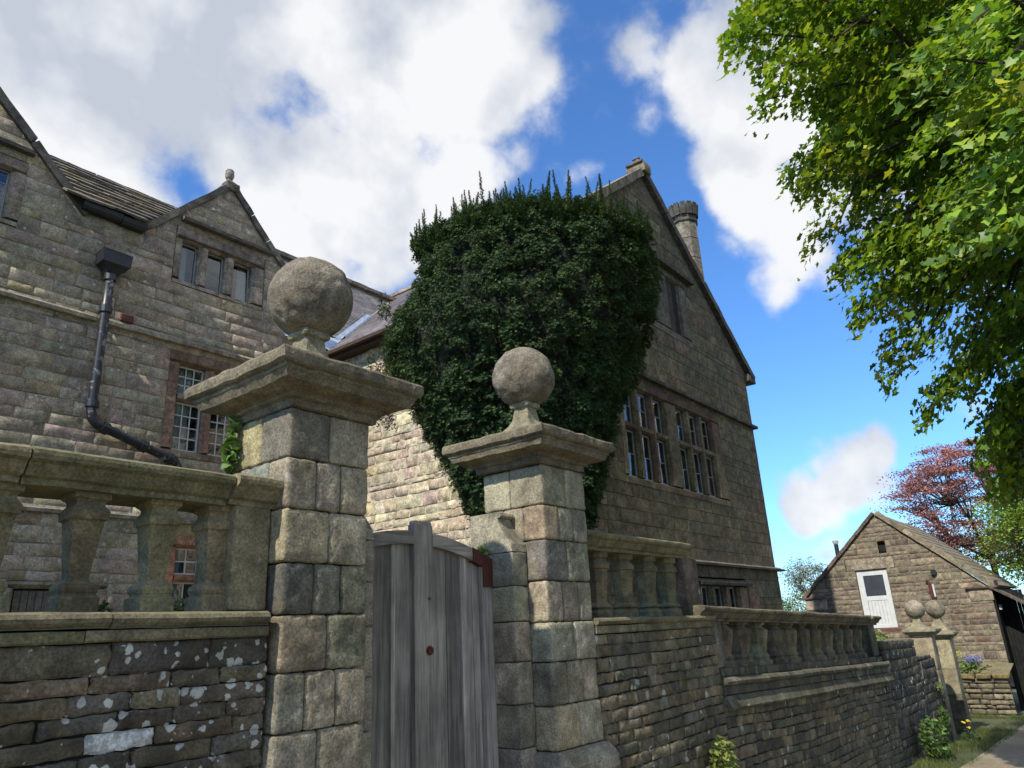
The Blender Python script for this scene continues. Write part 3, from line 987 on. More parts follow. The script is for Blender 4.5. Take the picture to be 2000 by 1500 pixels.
V = np.array([(3.648 + x, 3.652 - z, .245 + y) for x, y, z in V]); mk('peg', V, Fc, 'bark_grey', gate)

# ------------------------------------------------------------------ garden walls and balustrades along the lane
WALLPAL = [((.125, .102, .070), 4), ((.105, .088, .064), 3), ((.145, .115, .074), 2), ((.085, .075, .060), 2), ((.13, .115, .09), 1)]
WALLPAL_R = [((.165, .132, .082), 4), ((.14, .115, .076), 3), ((.185, .142, .085), 2), ((.12, .105, .075), 2)]

def wall_core(par, x0, x1, y0, y1, ztop, name='wall_core', shear=None):
    mb = MB(); mb.box(x0, x1, y0, y1, float(ground_z(x1)) - .4, ztop)
    return mb.build(name, 'mortar_dark', par)

def stone_run(par, name, prof, x0, x1, L, mat, cols, rng, side=NLANE, gap=.004, rough=.004, shear=None, segl=.12, y=0.0):
    """a moulded course laid in lengths"""
    n = max(1, int(round((x1 - x0) / L)))
    cuts = [x0 + (x1 - x0) * (i + (rng.uniform(-.25, .25) if 0 < i < n else 0)) / n for i in range(n + 1)]
    for a, b in zip(cuts[:-1], cuts[1:]):
        dz = rng.uniform(-.003, .003); do = rng.uniform(-.004, .004)
        V, Fc = extrude([(o + do, z + dz) for o, z in prof], (a + gap / 2, y, 0), X_, b - a - gap, side, max(2, int((b - a) / segl)), rough, rng.uniform(0, 50))
        if shear: V[:, 2] += shear(V[:, 0])
        mk(name, V, Fc, mat, par, pick(rng, cols))

# ---- left of the gate
gw1 = thing('garden_wall', 'dark rubble stone wall with white lichen patches, under the square balustrade left of the gate', 'wall', (.4, 3.6, -1.72))
rng = random.Random(31)
wall_core(gw1, -2.6, 2.232, 3.40, 3.85, .10)
mas = Masonry(gw1, 'stone_left_wall', 'mortar_dark', 290)
crs = [.045, -.085, -.158, -.235, -.308, -.385, -.465, -.545, -.64, -.74, -.86, -1.0, -1.15, -1.32, -1.5, -1.72]
mas.wall(rng, (0, 3.36, 0), X_, NLANE, -2.6, 2.225, .045 - .13, .045, .13, .40, WALLPAL, courses=[-.085, .045], detail=(10, 6), proud=.010, rough=.007, rnd=.009, jit=.006, gap=.005, sag=.006, depth=.09)
mas.wall(rng, (0, 3.36, 0), X_, NLANE, -2.6, 2.225, -1.72, -.085, .08, .26, WALLPAL, courses=crs[1:], detail=(9, 5), proud=.012, rough=.007, rnd=.009, jit=.006, gap=.005, sag=.007, depth=.09)
# the whitened stone
best = min(mas.st, key=lambda k: abs(proj(k[1].mean(0))[0] - np.array([226, 1410])).sum())
mas.st = [((a, W, f, (.62, .62, .60)) if W is best[1] else (a, W, f, t)) for a, W, f, t in mas.st]
mas.done()
CARV = [((.185, .152, .088), 3), ((.162, .136, .082), 2), ((.20, .166, .10), 2), ((.14, .12, .08), 1)]
stone_run(gw1, 'ledge_stone', [(-.46, .098), (-3.30 + 3.36 - .015, .098), (.035, .104), (.055, .12), (.06, .137), (.05, .155), (.025, .165), (-.46, .165)], -2.6, 2.20, 1.0, 'stone_carved', CARV, rng, y=3.36)
stone_run(gw1, 'ledge_stone', [(-.46, .047), (.02, .047), (.03, .055), (.03, .094), (-.46, .096)], -2.6, 2.21, .8, 'stone_carved', CARV, rng, y=3.36)

bal1 = thing('balustrade', 'mossy square baluster balustrade left of the nearer gate pier', 'balustrade', (.4, 3.57, .165), 'stone balustrades on the lane wall')
RAIL = [(-.15, .683), (-.15, .708), (-.172, .718), (-.185, .74), (-.20, .768), (-.222, .782), (-.228, .80), (-.226, .818), (-.20, .832), (.20, .836), (.226, .818), (.228, .80), (.222, .782), (.185, .74), (.15, .708), (.15, .683)]
rng = random.Random(8)
stone_run(bal1, 'rail', [(-o, z) for o, z in RAIL], -2.6, 1.06, 1.8, 'stone_carved', CARV, rng, y=3.575, rough=.006)
stone_run(bal1, 'rail', [(-o, z) for o, z in RAIL], 1.065, 1.985, 2, 'stone_carved', CARV, rng, y=3.575, rough=.006)
stone_run(bal1, 'rail', [(-o * 1.12, z + .002) for o, z in RAIL], 1.988, 2.262, 2, 'stone_carved', CARV, rng, y=3.575, rough=.006)
BALP = [(.079, .172), (.079, .232), (.066, .242), (.066, .250), (.070, .256), (.074, .272), (.070, .288), (.060, .294), (.046, .302), (.040, .312), (.064, .558), (.076, .566), (.078, .60), (.060, .626), (.058, .640), (.066, .650), (.076, .656), (.076, .688)]
def baluster(par, x, y, prof, chamfer, mat, seed, col, rough=.004, n=4):
    V, Fc = square_lathe(prof, x, y, n, chamfer, rough, seed, True, 7)
    return mk('baluster', V, Fc, mat, par, col)
rng = random.Random(18)
for i, x in enumerate([-2.34, -2.0, -1.66, -1.32, -.98, -.64, -.30, .03, .36, .69, 1.015, 1.362, 1.695, 1.985]):
    baluster(bal1, x, 3.527, BALP, 0.0, 'stone_carved', i * 7.7, pick(rng, [((.19, .153, .08), 2), ((.17, .138, .075), 2)]))
V, Fc = rbox(2.03, 2.238, 3.41, 3.76, .17, .69, .012, 8, .008, 8)
mk('end_block', V, Fc, 'stone_carved', bal1, (.20, .17, .10), 'face')

# ---- right of the gate, first length
gw2 = thing('garden_wall', 'brown coursed rubble wall under the short balustrade, just right of the farther gate pier', 'wall', (6.2, 3.6, -1.95))
wall_core(gw2, 5.1, 7.32, 3.345, 3.85, -.05)
rng = random.Random(41)
mas = Masonry(gw2, 'stone_right_wall', 'mortar_dark', 290)
mas.wall(rng, (0, 3.30, 0), X_, NLANE, 5.10, 7.33, -.215, -.045, .085, .45, WALLPAL_R, courses=[-.215, -.125, -.045], detail=(8, 4), proud=.008, rough=.005, rnd=.006, jit=.005, gap=.005, sag=.004)
mas.wall(rng, (0, 3.30, 0), X_, NLANE, 5.10, 7.33, -1.98, -.215, .094, .26, WALLPAL_R, detail=(7, 4), proud=.008, rough=.007, rnd=.008, jit=.008, gap=.008, sag=.010, depth=.08)
mas.done()
CARVD = [((.165, .138, .078), 3), ((.14, .12, .07), 2), ((.18, .145, .08), 1)]
stone_run(gw2, 'ledge_stone', [(-.5, .020), (.03, .020), (.05, .03), (.06, .048), (.05, .064), (.02, .075), (-.5, .078)], 5.1, 7.28, .9, 'stone_carved', CARVD, rng, y=3.30)
stone_run(gw2, 'ledge_stone', [(-.5, -.043), (.02, -.043), (.028, -.035), (.028, .015), (-.5, .017)], 5.1, 7.30, .8, 'stone_carved', CARVD, rng, y=3.30)
bal2 = thing('balustrade', 'short higher balustrade of four octagonal stone balusters beside the farther gate pier', 'balustrade', (6.1, 3.57, .078), 'stone balustrades on the lane wall')
R2 = [(o, z - .06) for o, z in RAIL]
stone_run(bal2, 'rail', [(-o * 1.1, z + .002) for o, z in R2], 5.1, 5.34, 2, 'stone_carved', CARVD, rng, y=3.53, rough=.006)
stone_run(bal2, 'rail', [(-o, z) for o, z in R2], 5.343, 7.07, 2, 'stone_carved', CARVD, rng, y=3.53, rough=.007)
B2 = [(.105, .076), (.105, .125), (.085, .145), (.082, .152), (.102, .165), (.098, .178), (.07, .20), (.066, .21), (.088, .48), (.103, .487), (.104, .515), (.09, .54), (.078, .55), (.078, .565), (.098, .578), (.1, .628)]
for i, x in enumerate([5.52, 5.95, 6.385, 6.80]):
    baluster(bal2, x, 3.50, B2, .48, 'stone_carved', 50 + i * 3.3, pick(rng, CARVD), .005, 4)
V, Fc = rbox(6.96, 7.27, 3.37, 3.72, .075, .63, .012, 8, .012, 8, 2)
mk('end_block', V, Fc, 'stone_right_wall', bal2, (.14, .105, .08), True)

# ---- second, lower length, falling with the lane
sh = lambda x: -.034 * (x - 7.4)
gw3 = thing('garden_wall', 'long dark wall with white streaked sloping coping, under the lower balustrade of eleven balusters', 'wall', (10.5, 3.6, -2.14))
mb = MB(); mb.box(7.36, 13.72, 3.345, 3.9, -1.75, -.47)
V = np.concatenate(mb.V); V[:, 2] += sh(V[:, 0]); V[V[:, 2] < -1.5, 2] -= .6
mk('wall_core', V, mb.F, 'mortar_dark', gw3)
rng = random.Random(51)
mas = Masonry(gw3, 'stone_right_wall', 'mortar_dark', 295)
mas.wall(rng, (0, 3.30, 0), X_, NLANE, 7.33, 13.75, -2.05, -.815, .098, .30, WALLPAL_R + [((.10, .088, .062), 5)], detail=(6, 4), proud=.008, rough=.007, rnd=.008, jit=.008, gap=.008, sag=.012, shear=sh, depth=.08)
mas.done()
STR = [((.095, .086, .06), 3), ((.08, .073, .054), 2)]
stone_run(gw3, 'base_stone', [(-.5, -.522), (-.005, -.522), (.0, -.515), (.0, -.445), (-.5, -.44)], 7.36, 13.62, .62, 'stone_streaked', STR, rng, y=3.30, shear=sh, segl=.2)
stone_run(gw3, 'ledge_stone', [(-.5, -.605), (.055, -.605), (.068, -.59), (.07, -.565), (.05, -.54), (.02, -.526), (-.5, -.524)], 7.33, 13.70, .8, 'stone_streaked', STR, rng, y=3.30, shear=sh, segl=.2)
stone_run(gw3, 'ledge_stone', [(-.5, -.69), (.025, -.69), (.035, -.68), (.035, -.61), (-.5, -.607)], 7.32, 13.72, .7, 'stone_streaked', STR, rng, y=3.30, shear=sh, segl=.2)
stone_run(gw3, 'coping_stone', [(-.5, -.822), (.075, -.822), (.088, -.80), (.08, -.785), (.035, -.695), (-.5, -.693)], 7.31, 13.74, 1.1, 'stone_streaked', STR, rng, y=3.30, shear=sh, segl=.2)
bal3 = thing('balustrade', 'lower dark balustrade of eleven round shouldered balusters farther down the lane wall', 'balustrade', (10.5, 3.57, -.55), 'stone balustrades on the lane wall')
sh2 = lambda x: -.030 * (x - 7.4)
R3 = [(o * 1.12, (z - .76) * .95 + .085) for o, z in RAIL]
for a, b in ((6.98, 7.62), (7.624, 10.3), (10.304, 13.2), (13.204, 13.72)):
    V, Fc = extrude([(-o * (1.12 if b - a < .7 else 1), z) for o, z in R3], (a, 3.50, 0), X_, b - a, NLANE, max(3, int((b - a) / .15)), .008, a)
    V[:, 2] += sh2(V[:, 0]); mk('rail', V, Fc, 'stone_baluster_dark', bal3, (.13, .112, .07))
B3 = [(.135, -.443), (.135, -.40), (.11, -.385), (.10, -.37), (.112, -.35), (.098, -.33), (.088, -.31), (.098, -.25), (.122, -.13), (.128, -.095), (.128, -.07), (.105, -.055), (.082, -.035), (.078, -.022), (.10, -.012), (.105, .0), (.105, .03)]
for i in range(11):
    x = 7.84 + i * .502
    V, Fc = square_lathe(B3, x, 3.48, 4, .50, .006, 90 + i * 2.7, True, 7)
    V[:, 2] += sh2(x) * (V[:, 2] - B3[0][1]) / .48 + sh(x) * (B3[-1][1] - V[:, 2]) / .48
    mk('baluster', V, Fc, 'stone_baluster_dark', bal3, pick(rng, [((.155, .13, .082), 2), ((.13, .11, .072), 2), ((.10, .088, .062), 1)]))
for xa, xb, c in ((7.345, 7.60, (.125, .115, .09)), (13.27, 13.66, (.115, .115, .075))):
    V, Fc = rbox(xa, xb, 3.34, 3.68, -.44, .045, .012, 7, .01, 8, xa)
    xm = (xa + xb) / 2
    V[:, 2] += sh2(xm) * (V[:, 2] + .44) / .48 + sh(xm) * (.04 - V[:, 2]) / .48
    mk('end_block', V, Fc, 'stone_streaked', bal3, c, True)

# ---- last length, to the far gateway
gw4 = thing('garden_wall', 'plain dark wall of larger stones between the lower balustrade and the small far gate piers', 'wall', (15.6, 3.6, -2.35))
mb = MB(); mb.box(13.76, 16.1, 3.345, 3.85, -2.9, -.50).box(16.1, 17.58, 3.345, 3.85, -2.9, -.86)
mb.build('wall_core', 'mortar_dark', gw4)
rng = random.Random(61)
mas = Masonry(gw4, 'stone_right_wall', 'mortar_dark', 290)
DK = [((.10, .088, .062), 3), ((.07, .066, .056), 3), ((.10, .088, .065), 2), ((.06, .058, .05), 2)]
mas.wall(rng, (0, 3.30, 0), X_, NLANE, 13.76, 16.08, -2.5, -.44, .15, .40, DK, detail=(5, 4), proud=.008, rough=.008, rnd=.008, jit=.01, gap=.008, sag=.014, depth=.08, shear=lambda x: -.02 * (x - 13.8))
mas.wall(rng, (0, 3.30, 0), X_, NLANE, 16.08, 17.56, -2.5, -.84, .15, .40, DK, detail=(5, 4), proud=.008, rough=.008, rnd=.008, jit=.01, gap=.008, sag=.014, depth=.08, shear=lambda x: -.02 * (x - 13.8))
mas.done()
for k in range(7):
    V, Fc = rbox(13.78 + k * .33, 14.09 + k * .33, 3.33, 3.87, -.5 - k * .007, -.43 - k * .007, .02, 3, .015, 8, k)
    mk('coping_stone', V, Fc, 'stone_mossy', gw4, (.12, .11, .08), True)
for k in range(4):
    V, Fc = rbox(16.1 + k * .36, 16.44 + k * .36, 3.33, 3.87, -.87 - k * .007, -.80 - k * .007, .02, 3, .015, 8, k)
    mk('coping_stone', V, Fc, 'stone_mossy', gw4, (.12, .11, .08), True)
mb = MB()
for k in range(9):
    pass
# pale quoin stones where the lower balustrade ends
V, Fc = rbox(13.70, 13.86, 3.26, 3.60, -.86, -.74, .012, 5, .008, 8); mk('quoin_stone', V, Fc, 'stone_streaked', gw4, (.33, .31, .25), True)
V, Fc = rbox(13.66, 13.83, 3.265, 3.60, -1.02, -.865, .012, 5, .008, 8); mk('quoin_stone', V, Fc, 'stone_streaked', gw4, (.22, .20, .14), True)

# ---- far gateway piers
def far_pier(label, x0, x1, y0, y1, zt, col, ballc, br):
    xc, yc, h = (x0 + x1) / 2, (y0 + y1) / 2, (x1 - x0) / 2
    t = thing('far_gate_pier', label, 'gate pier', (xc, yc, float(ground_z(xc))), 'small far gate piers')
    gz = float(ground_z(xc)) - .1
    zs = [zt, zt - .62, zt - 1.15, gz]
    for k, (a, b) in enumerate(zip(zs[1:], zs[:-1])):
        V, Fc = rbox(x0, x1, y0, y1, a + .002, b - .002, .012, 5, .006, 7, xc + k); mk('stone_block', V, Fc, 'stone_mossy' if k > 1 else 'stone_carved', t, tuple(c * (1 if k < 1 else .8 if k < 2 else .4) for c in col), True)  # lower blocks tinted darker: shade at the foot put into the colour
    prof = [(h, zt), (h + .02, zt + .01), (h + .02, zt + .04), (h + .06, zt + .06), (h + .10, zt + .10), (h + .12, zt + .11), (h + .12, zt + .15), (h + .09, zt + .16), (h, zt + .19), (.02, zt + .2)]
    V, Fc = square_lathe(prof, xc, yc, 5, 0, .004, xc); mk('cap', V, Fc, 'stone_carved', t, (.21, .19, .135))
    top = ballc[2] - br + .02
    prof = [(h - .005, zt + .17), (h - .02, zt + .20), (h - .07, top - .16), (.075, top - .06), (.07, top - .02), (.085, top)]
    V, Fc = square_lathe(prof, ballc[0], ballc[1], 4, .1, .003, xc); mk('neck', V, Fc, 'stone_carved', t, (.25, .225, .15))
    V, Fc = sphere(ballc, br, 24, 16); V = jig(V, .006, 8); mk('ball_finial', V, Fc, 'stone_ball', t, (.225, .20, .15), True)
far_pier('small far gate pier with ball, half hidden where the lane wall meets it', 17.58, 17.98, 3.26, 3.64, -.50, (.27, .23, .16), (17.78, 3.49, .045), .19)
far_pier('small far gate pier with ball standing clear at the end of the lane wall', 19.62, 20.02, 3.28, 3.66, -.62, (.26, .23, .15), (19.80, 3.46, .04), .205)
# ------------------------------------------------------------------ windows
class Frame:
    def __init__(s, O, U, N): s.O, s.U, s.N = np.array(O, float), np.array(U, float), np.array(N, float)
    def pt(s, u, v, w=0): return s.O + s.U * u + Z_ * v + s.N * w
    def box(s, mb, u0, u1, v0, v1, w0, w1, tint=(.2, .18, .15), mi=0, tilt=0.0):
        V = [s.pt(u, v, w + tilt * (u - u0)) for v in (v0, v1) for w in (w0, w1) for u in (u0, u1)]
        mb.add(V, BOXF, tint, mi)

def mullioned(parent, fr, rng, lights, v0, v1, outer, lintel, sill, pal, mat, setback=.17, transom=None, bars=None, framew=.035, barcol='white_paint',
              barw=.02, curtains=(), name='window', tiltamp=.012, king=None, blind=False, leaded=True):
    """stone mullioned window: the dressed stones are the window, its panes, bars and curtains are its sub-parts"""
    mb = MB(); d = .26
    us = [outer[0]] + [x for l in lights for x in l] + [outer[1]]
    for k in range(0, len(us), 2):
        a, b = us[k], us[k + 1]; c = pick(rng, pal); m = (a + b) / 2; e = min(.05, (b - a) * .3)
        if k == 0: prof = [(a, -.02), (a, .006), (b - e, .006), (b, -.06), (b, -d), (a, -d)]
        elif k == len(us) - 2: prof = [(a, -d), (a, -.06), (a + e, .006), (b, .006), (b, -d)]
        else: prof = [(a, -d), (a, -.07), (a + e, .0), (b - e, .0), (b, -.07), (b, -d)]
        n = len(prof)
        cuts = [v0, v0 + (v1 - v0) * rng.uniform(.35, .65), v1] if k in (0, len(us) - 2) else [v0, v1]
        for q0, q1 in zip(cuts[:-1], cuts[1:]):
            c = pick(rng, pal)
            V = [fr.pt(u, q0 + .002, w) for u, w in prof] + [fr.pt(u, q1 - .002, w) for u, w in prof]
            V = jig(V, .004, 6, a)
            mb.add(V, [(i, (i + 1) % n, n + (i + 1) % n, n + i) for i in range(n)] + [tuple(range(n))[::-1], tuple(range(n, 2 * n))], c)
    # lintel and sill, in lengths
    for (g0, g1, kind) in ((v1, lintel, 'l'), (sill, v0, 's')):
        L = outer[1] - outer[0]; nn = max(1, int(round(L / 1.1)))
        for i in range(nn):
            a = outer[0] + L * i / nn; b = outer[0] + L * (i + 1) / nn; c = pick(rng, pal)
            if kind == 'l': prof = [(-d, g0), (-.07, g0), (.006, g0 + .05), (.006, g1), (-d, g1)]
            else: prof = [(-d, g0), (.012, g0), (.014, g1 - .05), (-.08, g1), (-d, g1)]
            n = len(prof)
            V = [fr.pt(a + .002, z, w) for w, z in prof] + [fr.pt(b - .002, z, w) for w, z in prof]
            V = jig(V, .004, 6, a)
            mb.add(V, [(i2, (i2 + 1) % n, n + (i2 + 1) % n, n + i2) for i2 in range(n)] + [tuple(range(n))[::-1], tuple(range(n, 2 * n))], c)
    if transom:
        t0, t1 = transom
        for a, b in lights:
            prof = [(-d, t0), (-.06, t0), (-.005, t0 + .04), (-.005, t1 - .04), (-.06, t1), (-d, t1)]; n = len(prof); c = pick(rng, pal)
            V = [fr.pt(a - .01, z, w) for w, z in prof] + [fr.pt(b + .01, z, w) for w, z in prof]
            mb.add(V, [(i2, (i2 + 1) % n, n + (i2 + 1) % n, n + i2) for i2 in range(n)] + [tuple(range(n))[::-1], tuple(range(n, 2 * n))], c)
    win = mb.build(name, mat, parent)
    # the dark room behind
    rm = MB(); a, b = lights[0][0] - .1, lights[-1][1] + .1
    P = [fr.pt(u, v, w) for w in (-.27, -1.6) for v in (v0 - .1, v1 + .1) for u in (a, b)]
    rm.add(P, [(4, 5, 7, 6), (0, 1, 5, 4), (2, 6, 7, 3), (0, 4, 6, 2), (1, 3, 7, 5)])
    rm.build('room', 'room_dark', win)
    tiers = [(v0, v1)] if not transom else [(v0, transom[0]), (transom[1], v1)]
    for li, (a, b) in enumerate(lights):
        for ti, (p, q) in enumerate(tiers):
            nx, ny = (bars[ti] if bars else (1, 1)) if not callable(bars) else bars(li, ti)
            f = framew
            fm = MB()
            if f > 0:
                fr.box(fm, a, a + f * .6, p, q, -setback - .02, -setback + .008); fr.box(fm, b - f, b, p, q, -setback - .02, -setback + .010)
                fr.box(fm, a + f * .6, b - f, p, p + f, -setback - .02, -setback + .02); fr.box(fm, a + f * .6, b - f, q - f, q, -setback - .02, -setback + .02)
            ga, gb, gp, gq = a + f * .6, b - f, p + f, q - f
            for i in range(1, nx):
                u = ga + (gb - ga) * i / nx; fr.box(fm, u - barw / 2, u + barw / 2, gp, gq, -setback - .008, -setback + .012)
            for j in range(1, ny):
                v = gp + (gq - gp) * j / ny; fr.box(fm, ga, gb, v - barw / 2, v + barw / 2, -setback - .007, -setback + .011)
            if fm.n: fm.build('glazing_bars', barcol, win)
            for i in range(nx):
                for j in range(ny):
                    pa, pb = ga + (gb - ga) * i / nx, ga + (gb - ga) * (i + 1) / nx
                    pc, pd = gp + (gq - gp) * j / ny, gp + (gq - gp) * (j + 1) / ny
                    tu, tv = rng.gauss(0, tiltamp), rng.gauss(0, tiltamp)
                    V = [fr.pt(u, v, -setback + w + tu * (u - (pa + pb) / 2) + tv * (v - (pc + pd) / 2)) for w in (-.002, .002) for v in (pc, pd) for u in (pa, pb)]
                    mk('pane', V, [(0, 1, 3, 2), (4, 6, 7, 5), (0, 4, 5, 1), (2, 3, 7, 6), (0, 2, 6, 4), (1, 5, 7, 3)], 'old_glass', win)
            for (cl, side, w) in curtains:
                if cl != li: continue
                n = 26; V = []; Fc = []
                cu0, cu1 = (a, a + (b - a) * w) if side < 0 else (b - (b - a) * w, b)
                for i in range(n + 1):
                    u = cu0 + (cu1 - cu0) * i / n; ww = -setback - .10 + .022 * math.sin(i * 1.5) + .01 * math.sin(i * .7)
                    V += [fr.pt(u, p - .02, ww), fr.pt(u, p + (q - p) * .98, ww)]
                    if i < n: Fc.append((2 * i, 2 * i + 2, 2 * i + 3, 2 * i + 1))
                mk('curtain', V, Fc, 'curtain', win, smooth=True)
    return win

def hood(parent, fr, u0, u1, v, proud, h, mat, col, name='hood_mould', returns=.0, seed=0.):
    V, Fc = extrude([(-.05, v), (proud, v), (proud + .01, v + h * .45), (proud * .55, v + h * .6), (-.0, v + h), (-.05, v + h)], fr.pt(u0, 0, 0), fr.U, u1 - u0, fr.N, max(2, int((u1 - u0) / .4)), .005, seed)
    return mk(name, V, Fc, mat, parent, col)

def raking(parent, A, B, depth, h, n, mat, cols, rng, name='coping_stone', out=NLANE, proud=.10):
    """gable coping in lengths from A up to B; depth runs inwards from the face"""
    A = np.array(A, float); B = np.array(B, float); d = (B - A) / n
    for i in range(n):
        p = A + d * i; q = A + d * (i + .985)
        j = rng.uniform(-.012, .012)
        c = np.array(out) * (proud - depth / 2)
        V, Fc = beam(p + c + Z_ * j, q + c + Z_ * j, depth, h, (0, 0, 1), .012, i * 3.3, 4)
        mk(name, V, Fc, mat, parent, pick(rng, cols))

# ------------------------------------------------------------------ left range of the manor
man = thing('manor_house', 'long stone manor range with dormer gable and black downpipe, left of the gate', 'house', (5.5, 14, -1.7))
FL = Frame((0, 12.0, 0), X_, NLANE)
rng = random.Random(101)
FPAL = [((.30, .255, .185), 6), ((.295, .247, .188), 3), ((.275, .236, .172), 4), ((.32, .275, .20), 2), ((.31, .25, .155), .4), ((.245, .21, .16), 2), ((.295, .235, .188), 1.2)]
DPAL = [((.23, .19, .145), 3), ((.25, .21, .16), 2), ((.20, .175, .14), 2)]
RPAL = [((.23, .15, .105), 3), ((.215, .165, .115), 2), ((.19, .16, .12), 2)]
holes = [(5.54, 7.40, 6.29, 7.46), (5.68, 7.95, 3.12, 5.02), (5.98, 6.78, .1, 1.79), (3.75, 5.1, .2, 1.02), (.9, 3.08, 6.33, 7.50)]
mas = Masonry(man, 'stone_facade', 'mortar', 300)
mas.wall(rng, (0, 12, 0), X_, NLANE, 1.2, 8.25, -1.75, 7.05, .215, .50, FPAL, holes=holes, gap=.012, detail=(6, 4), proud=.004, rough=.003, rnd=.005, jit=.010, brk=(1.02, 1.79, 3.12, 5.02, 6.30), sag=.012, mdepth=.003, hv=.32)
mas.wall(rng, (0, 12, 0), X_, NLANE, 8.25, 9.02, -1.75, 5.9, .205, .42, FPAL, holes=holes, gap=.012, detail=(5, 3), proud=.004, rough=.003, rnd=.005, jit=.008, mdepth=.003)
gl = lambda x: 7.05 + (3.86 - x) * .985
mas.wall(rng, (0, 12, 0), X_, NLANE, 1.2, 3.86, 7.05, 9.6, .21, .5, FPAL, holes=holes, gap=.01, clip=[(1.2, 7.05), (3.86, 7.05), (1.2, gl(1.2))], detail=(4, 3), proud=.004, rough=.003, rnd=.005, jit=.008, mdepth=.003, brk=(7.5,))
mas.wall(rng, (0, 12, 0), X_, NLANE, 4.95, 8.12, 7.05, 8.75, .19, .5, FPAL, holes=holes, gap=.01, clip=[(4.95, 7.05), (8.12, 7.05), (6.535, 8.72)], detail=(4, 3), proud=.004, rough=.003, rnd=.005, jit=.008, mdepth=.003, brk=(7.46,))
mas.done()
mb = MB()
# wall body behind the face (openings left free behind each window)
def body(mb, x0, x1, z0, z1, holes, y0, y1, axis='x'):
    zs = sorted({z0, z1, *[h[2] for h in holes], *[h[3] for h in holes]}); zs = [z for z in zs if z0 <= z <= z1]
    for a, b in zip(zs[:-1], zs[1:]):
        sp = [(x0, x1)]
        for h in holes:
            if h[2] < b - 1e-6 and h[3] > a + 1e-6:
                ns = []
                for p, q in sp:
                    if h[1] <= p or h[0] >= q: ns.append((p, q)); continue
                    if h[0] > p: ns.append((p, h[0]))
                    if h[1] < q: ns.append((h[1], q))
                sp = ns
        for p, q in sp:
            if axis == 'x': mb.box(p, q, y0, y1, a, b)
            else: mb.box(y0, y1, p, q, a, b)
body(mb, 1.2, 8.25, -1.9, 7.03, holes, 12.05, 12.5)
mb.box(8.25, 9.0, 12.05, 12.5, -1.9, 5.88)
mb.build('wall_core', 'mortar', man)
# strings
for a, b in ((1.2, 2.9), (2.905, 4.39), (4.57, 6.1), (6.105, 7.7), (7.705, 8.99)):
    hood(man, FL, a, b, 5.13, .085, .13, 'stone_facade_dressed', pick(rng, DPAL), 'string_course', seed=a)
for a, b in ((1.2, 3.2), (3.205, 5.4), (5.405, 7.3), (7.305, 8.99)):
    hood(man, FL, a, b, 2.0, .07, .11, 'stone_facade_dressed', pick(rng, DPAL), 'string_course', seed=a)
# dormer window, three lights
w3 = mullioned(man, FL, rng, [(5.70, 6.03), (6.22, 6.57), (6.76, 7.14)], 6.42, 7.20, (5.55, 7.38), 7.45, 6.30, DPAL, 'stone_facade_dressed', setback=.16, bars=[(1, 1)], framew=.022, barcol='grey_paint', curtains=[(0, -1, .6), (2, 1, .5)], tiltamp=.02)
hood(man, FL, 5.60, 7.50, 7.56, .13, .13, 'stone_facade_dressed', (.10, .09, .08))
hood(man, FL, 5.58, 7.36, 7.24, .05, .05, 'stone_facade_dressed', (.12, .11, .09))
# cross window with white glazing bars
w2 = mullioned(man, FL, rng, [(5.89, 6.385), (6.56, 7.06), (7.23, 7.73)], 3.26, 4.80, (5.68, 7.95), 5.02, 3.12, RPAL, 'stone_facade_dressed', setback=.15, transom=(4.125, 4.26),
               bars=lambda li, ti: ((3, 4) if ti == 0 else (3, 3)) if li != 1 else ((3, 4) if ti == 0 else (3, 3)), framew=.03, barw=.018, curtains=[(0, -1, .65)], tiltamp=.03)
# lower window with red sandstone dressings
RED = [((.30, .155, .10), 3), ((.25, .15, .10), 2)]
w1 = mullioned(man, FL, rng, [(6.15, 6.575)], .25, 1.61, (5.98, 6.78), 1.79, .1, RED, 'stone_facade_dressed', setback=.13, transom=(1.06, 1.18), bars=[(2, 2), (2, 2)], framew=.025, barw=.02, curtains=[(0, -1, .4)])
# low dark opening with boarded shutter
lo = mullioned(man, FL, rng, [(3.87, 4.96)], .3, .93, (3.75, 5.1), 1.02, .2, DPAL, 'stone_facade_dressed', setback=.14, bars=[(1, 1)], framew=.03, barcol='dark_shaded_timber')
mb = MB()
for k in range(5): FL.box(mb, 3.90 + k * .095, 3.985 + k * .095, .33, .90, -.125, -.10)
FL.box(mb, 4.40, 4.74, .30, .40, -.12, -.09); FL.box(mb, 4.39, 4.43, .3, .8, -.12, -.09)
mb.build('shutter', 'bark_grey', lo)
# window of the big gable at the far left
wg = mullioned(man, FL, rng, [(1.5, 1.95), (2.12, 2.40), (2.56, 2.885)], 6.45, 7.27, (1.2, 3.08), 7.48, 6.33, DPAL, 'stone_facade_dressed', setback=.13, bars=[(1, 4)], framew=.02, barcol='grey_paint', barw=.012, tiltamp=.01)
hood(man, FL, 1.2, 3.12, 7.63, .12, .12, 'stone_facade_dressed', (.10, .09, .08))
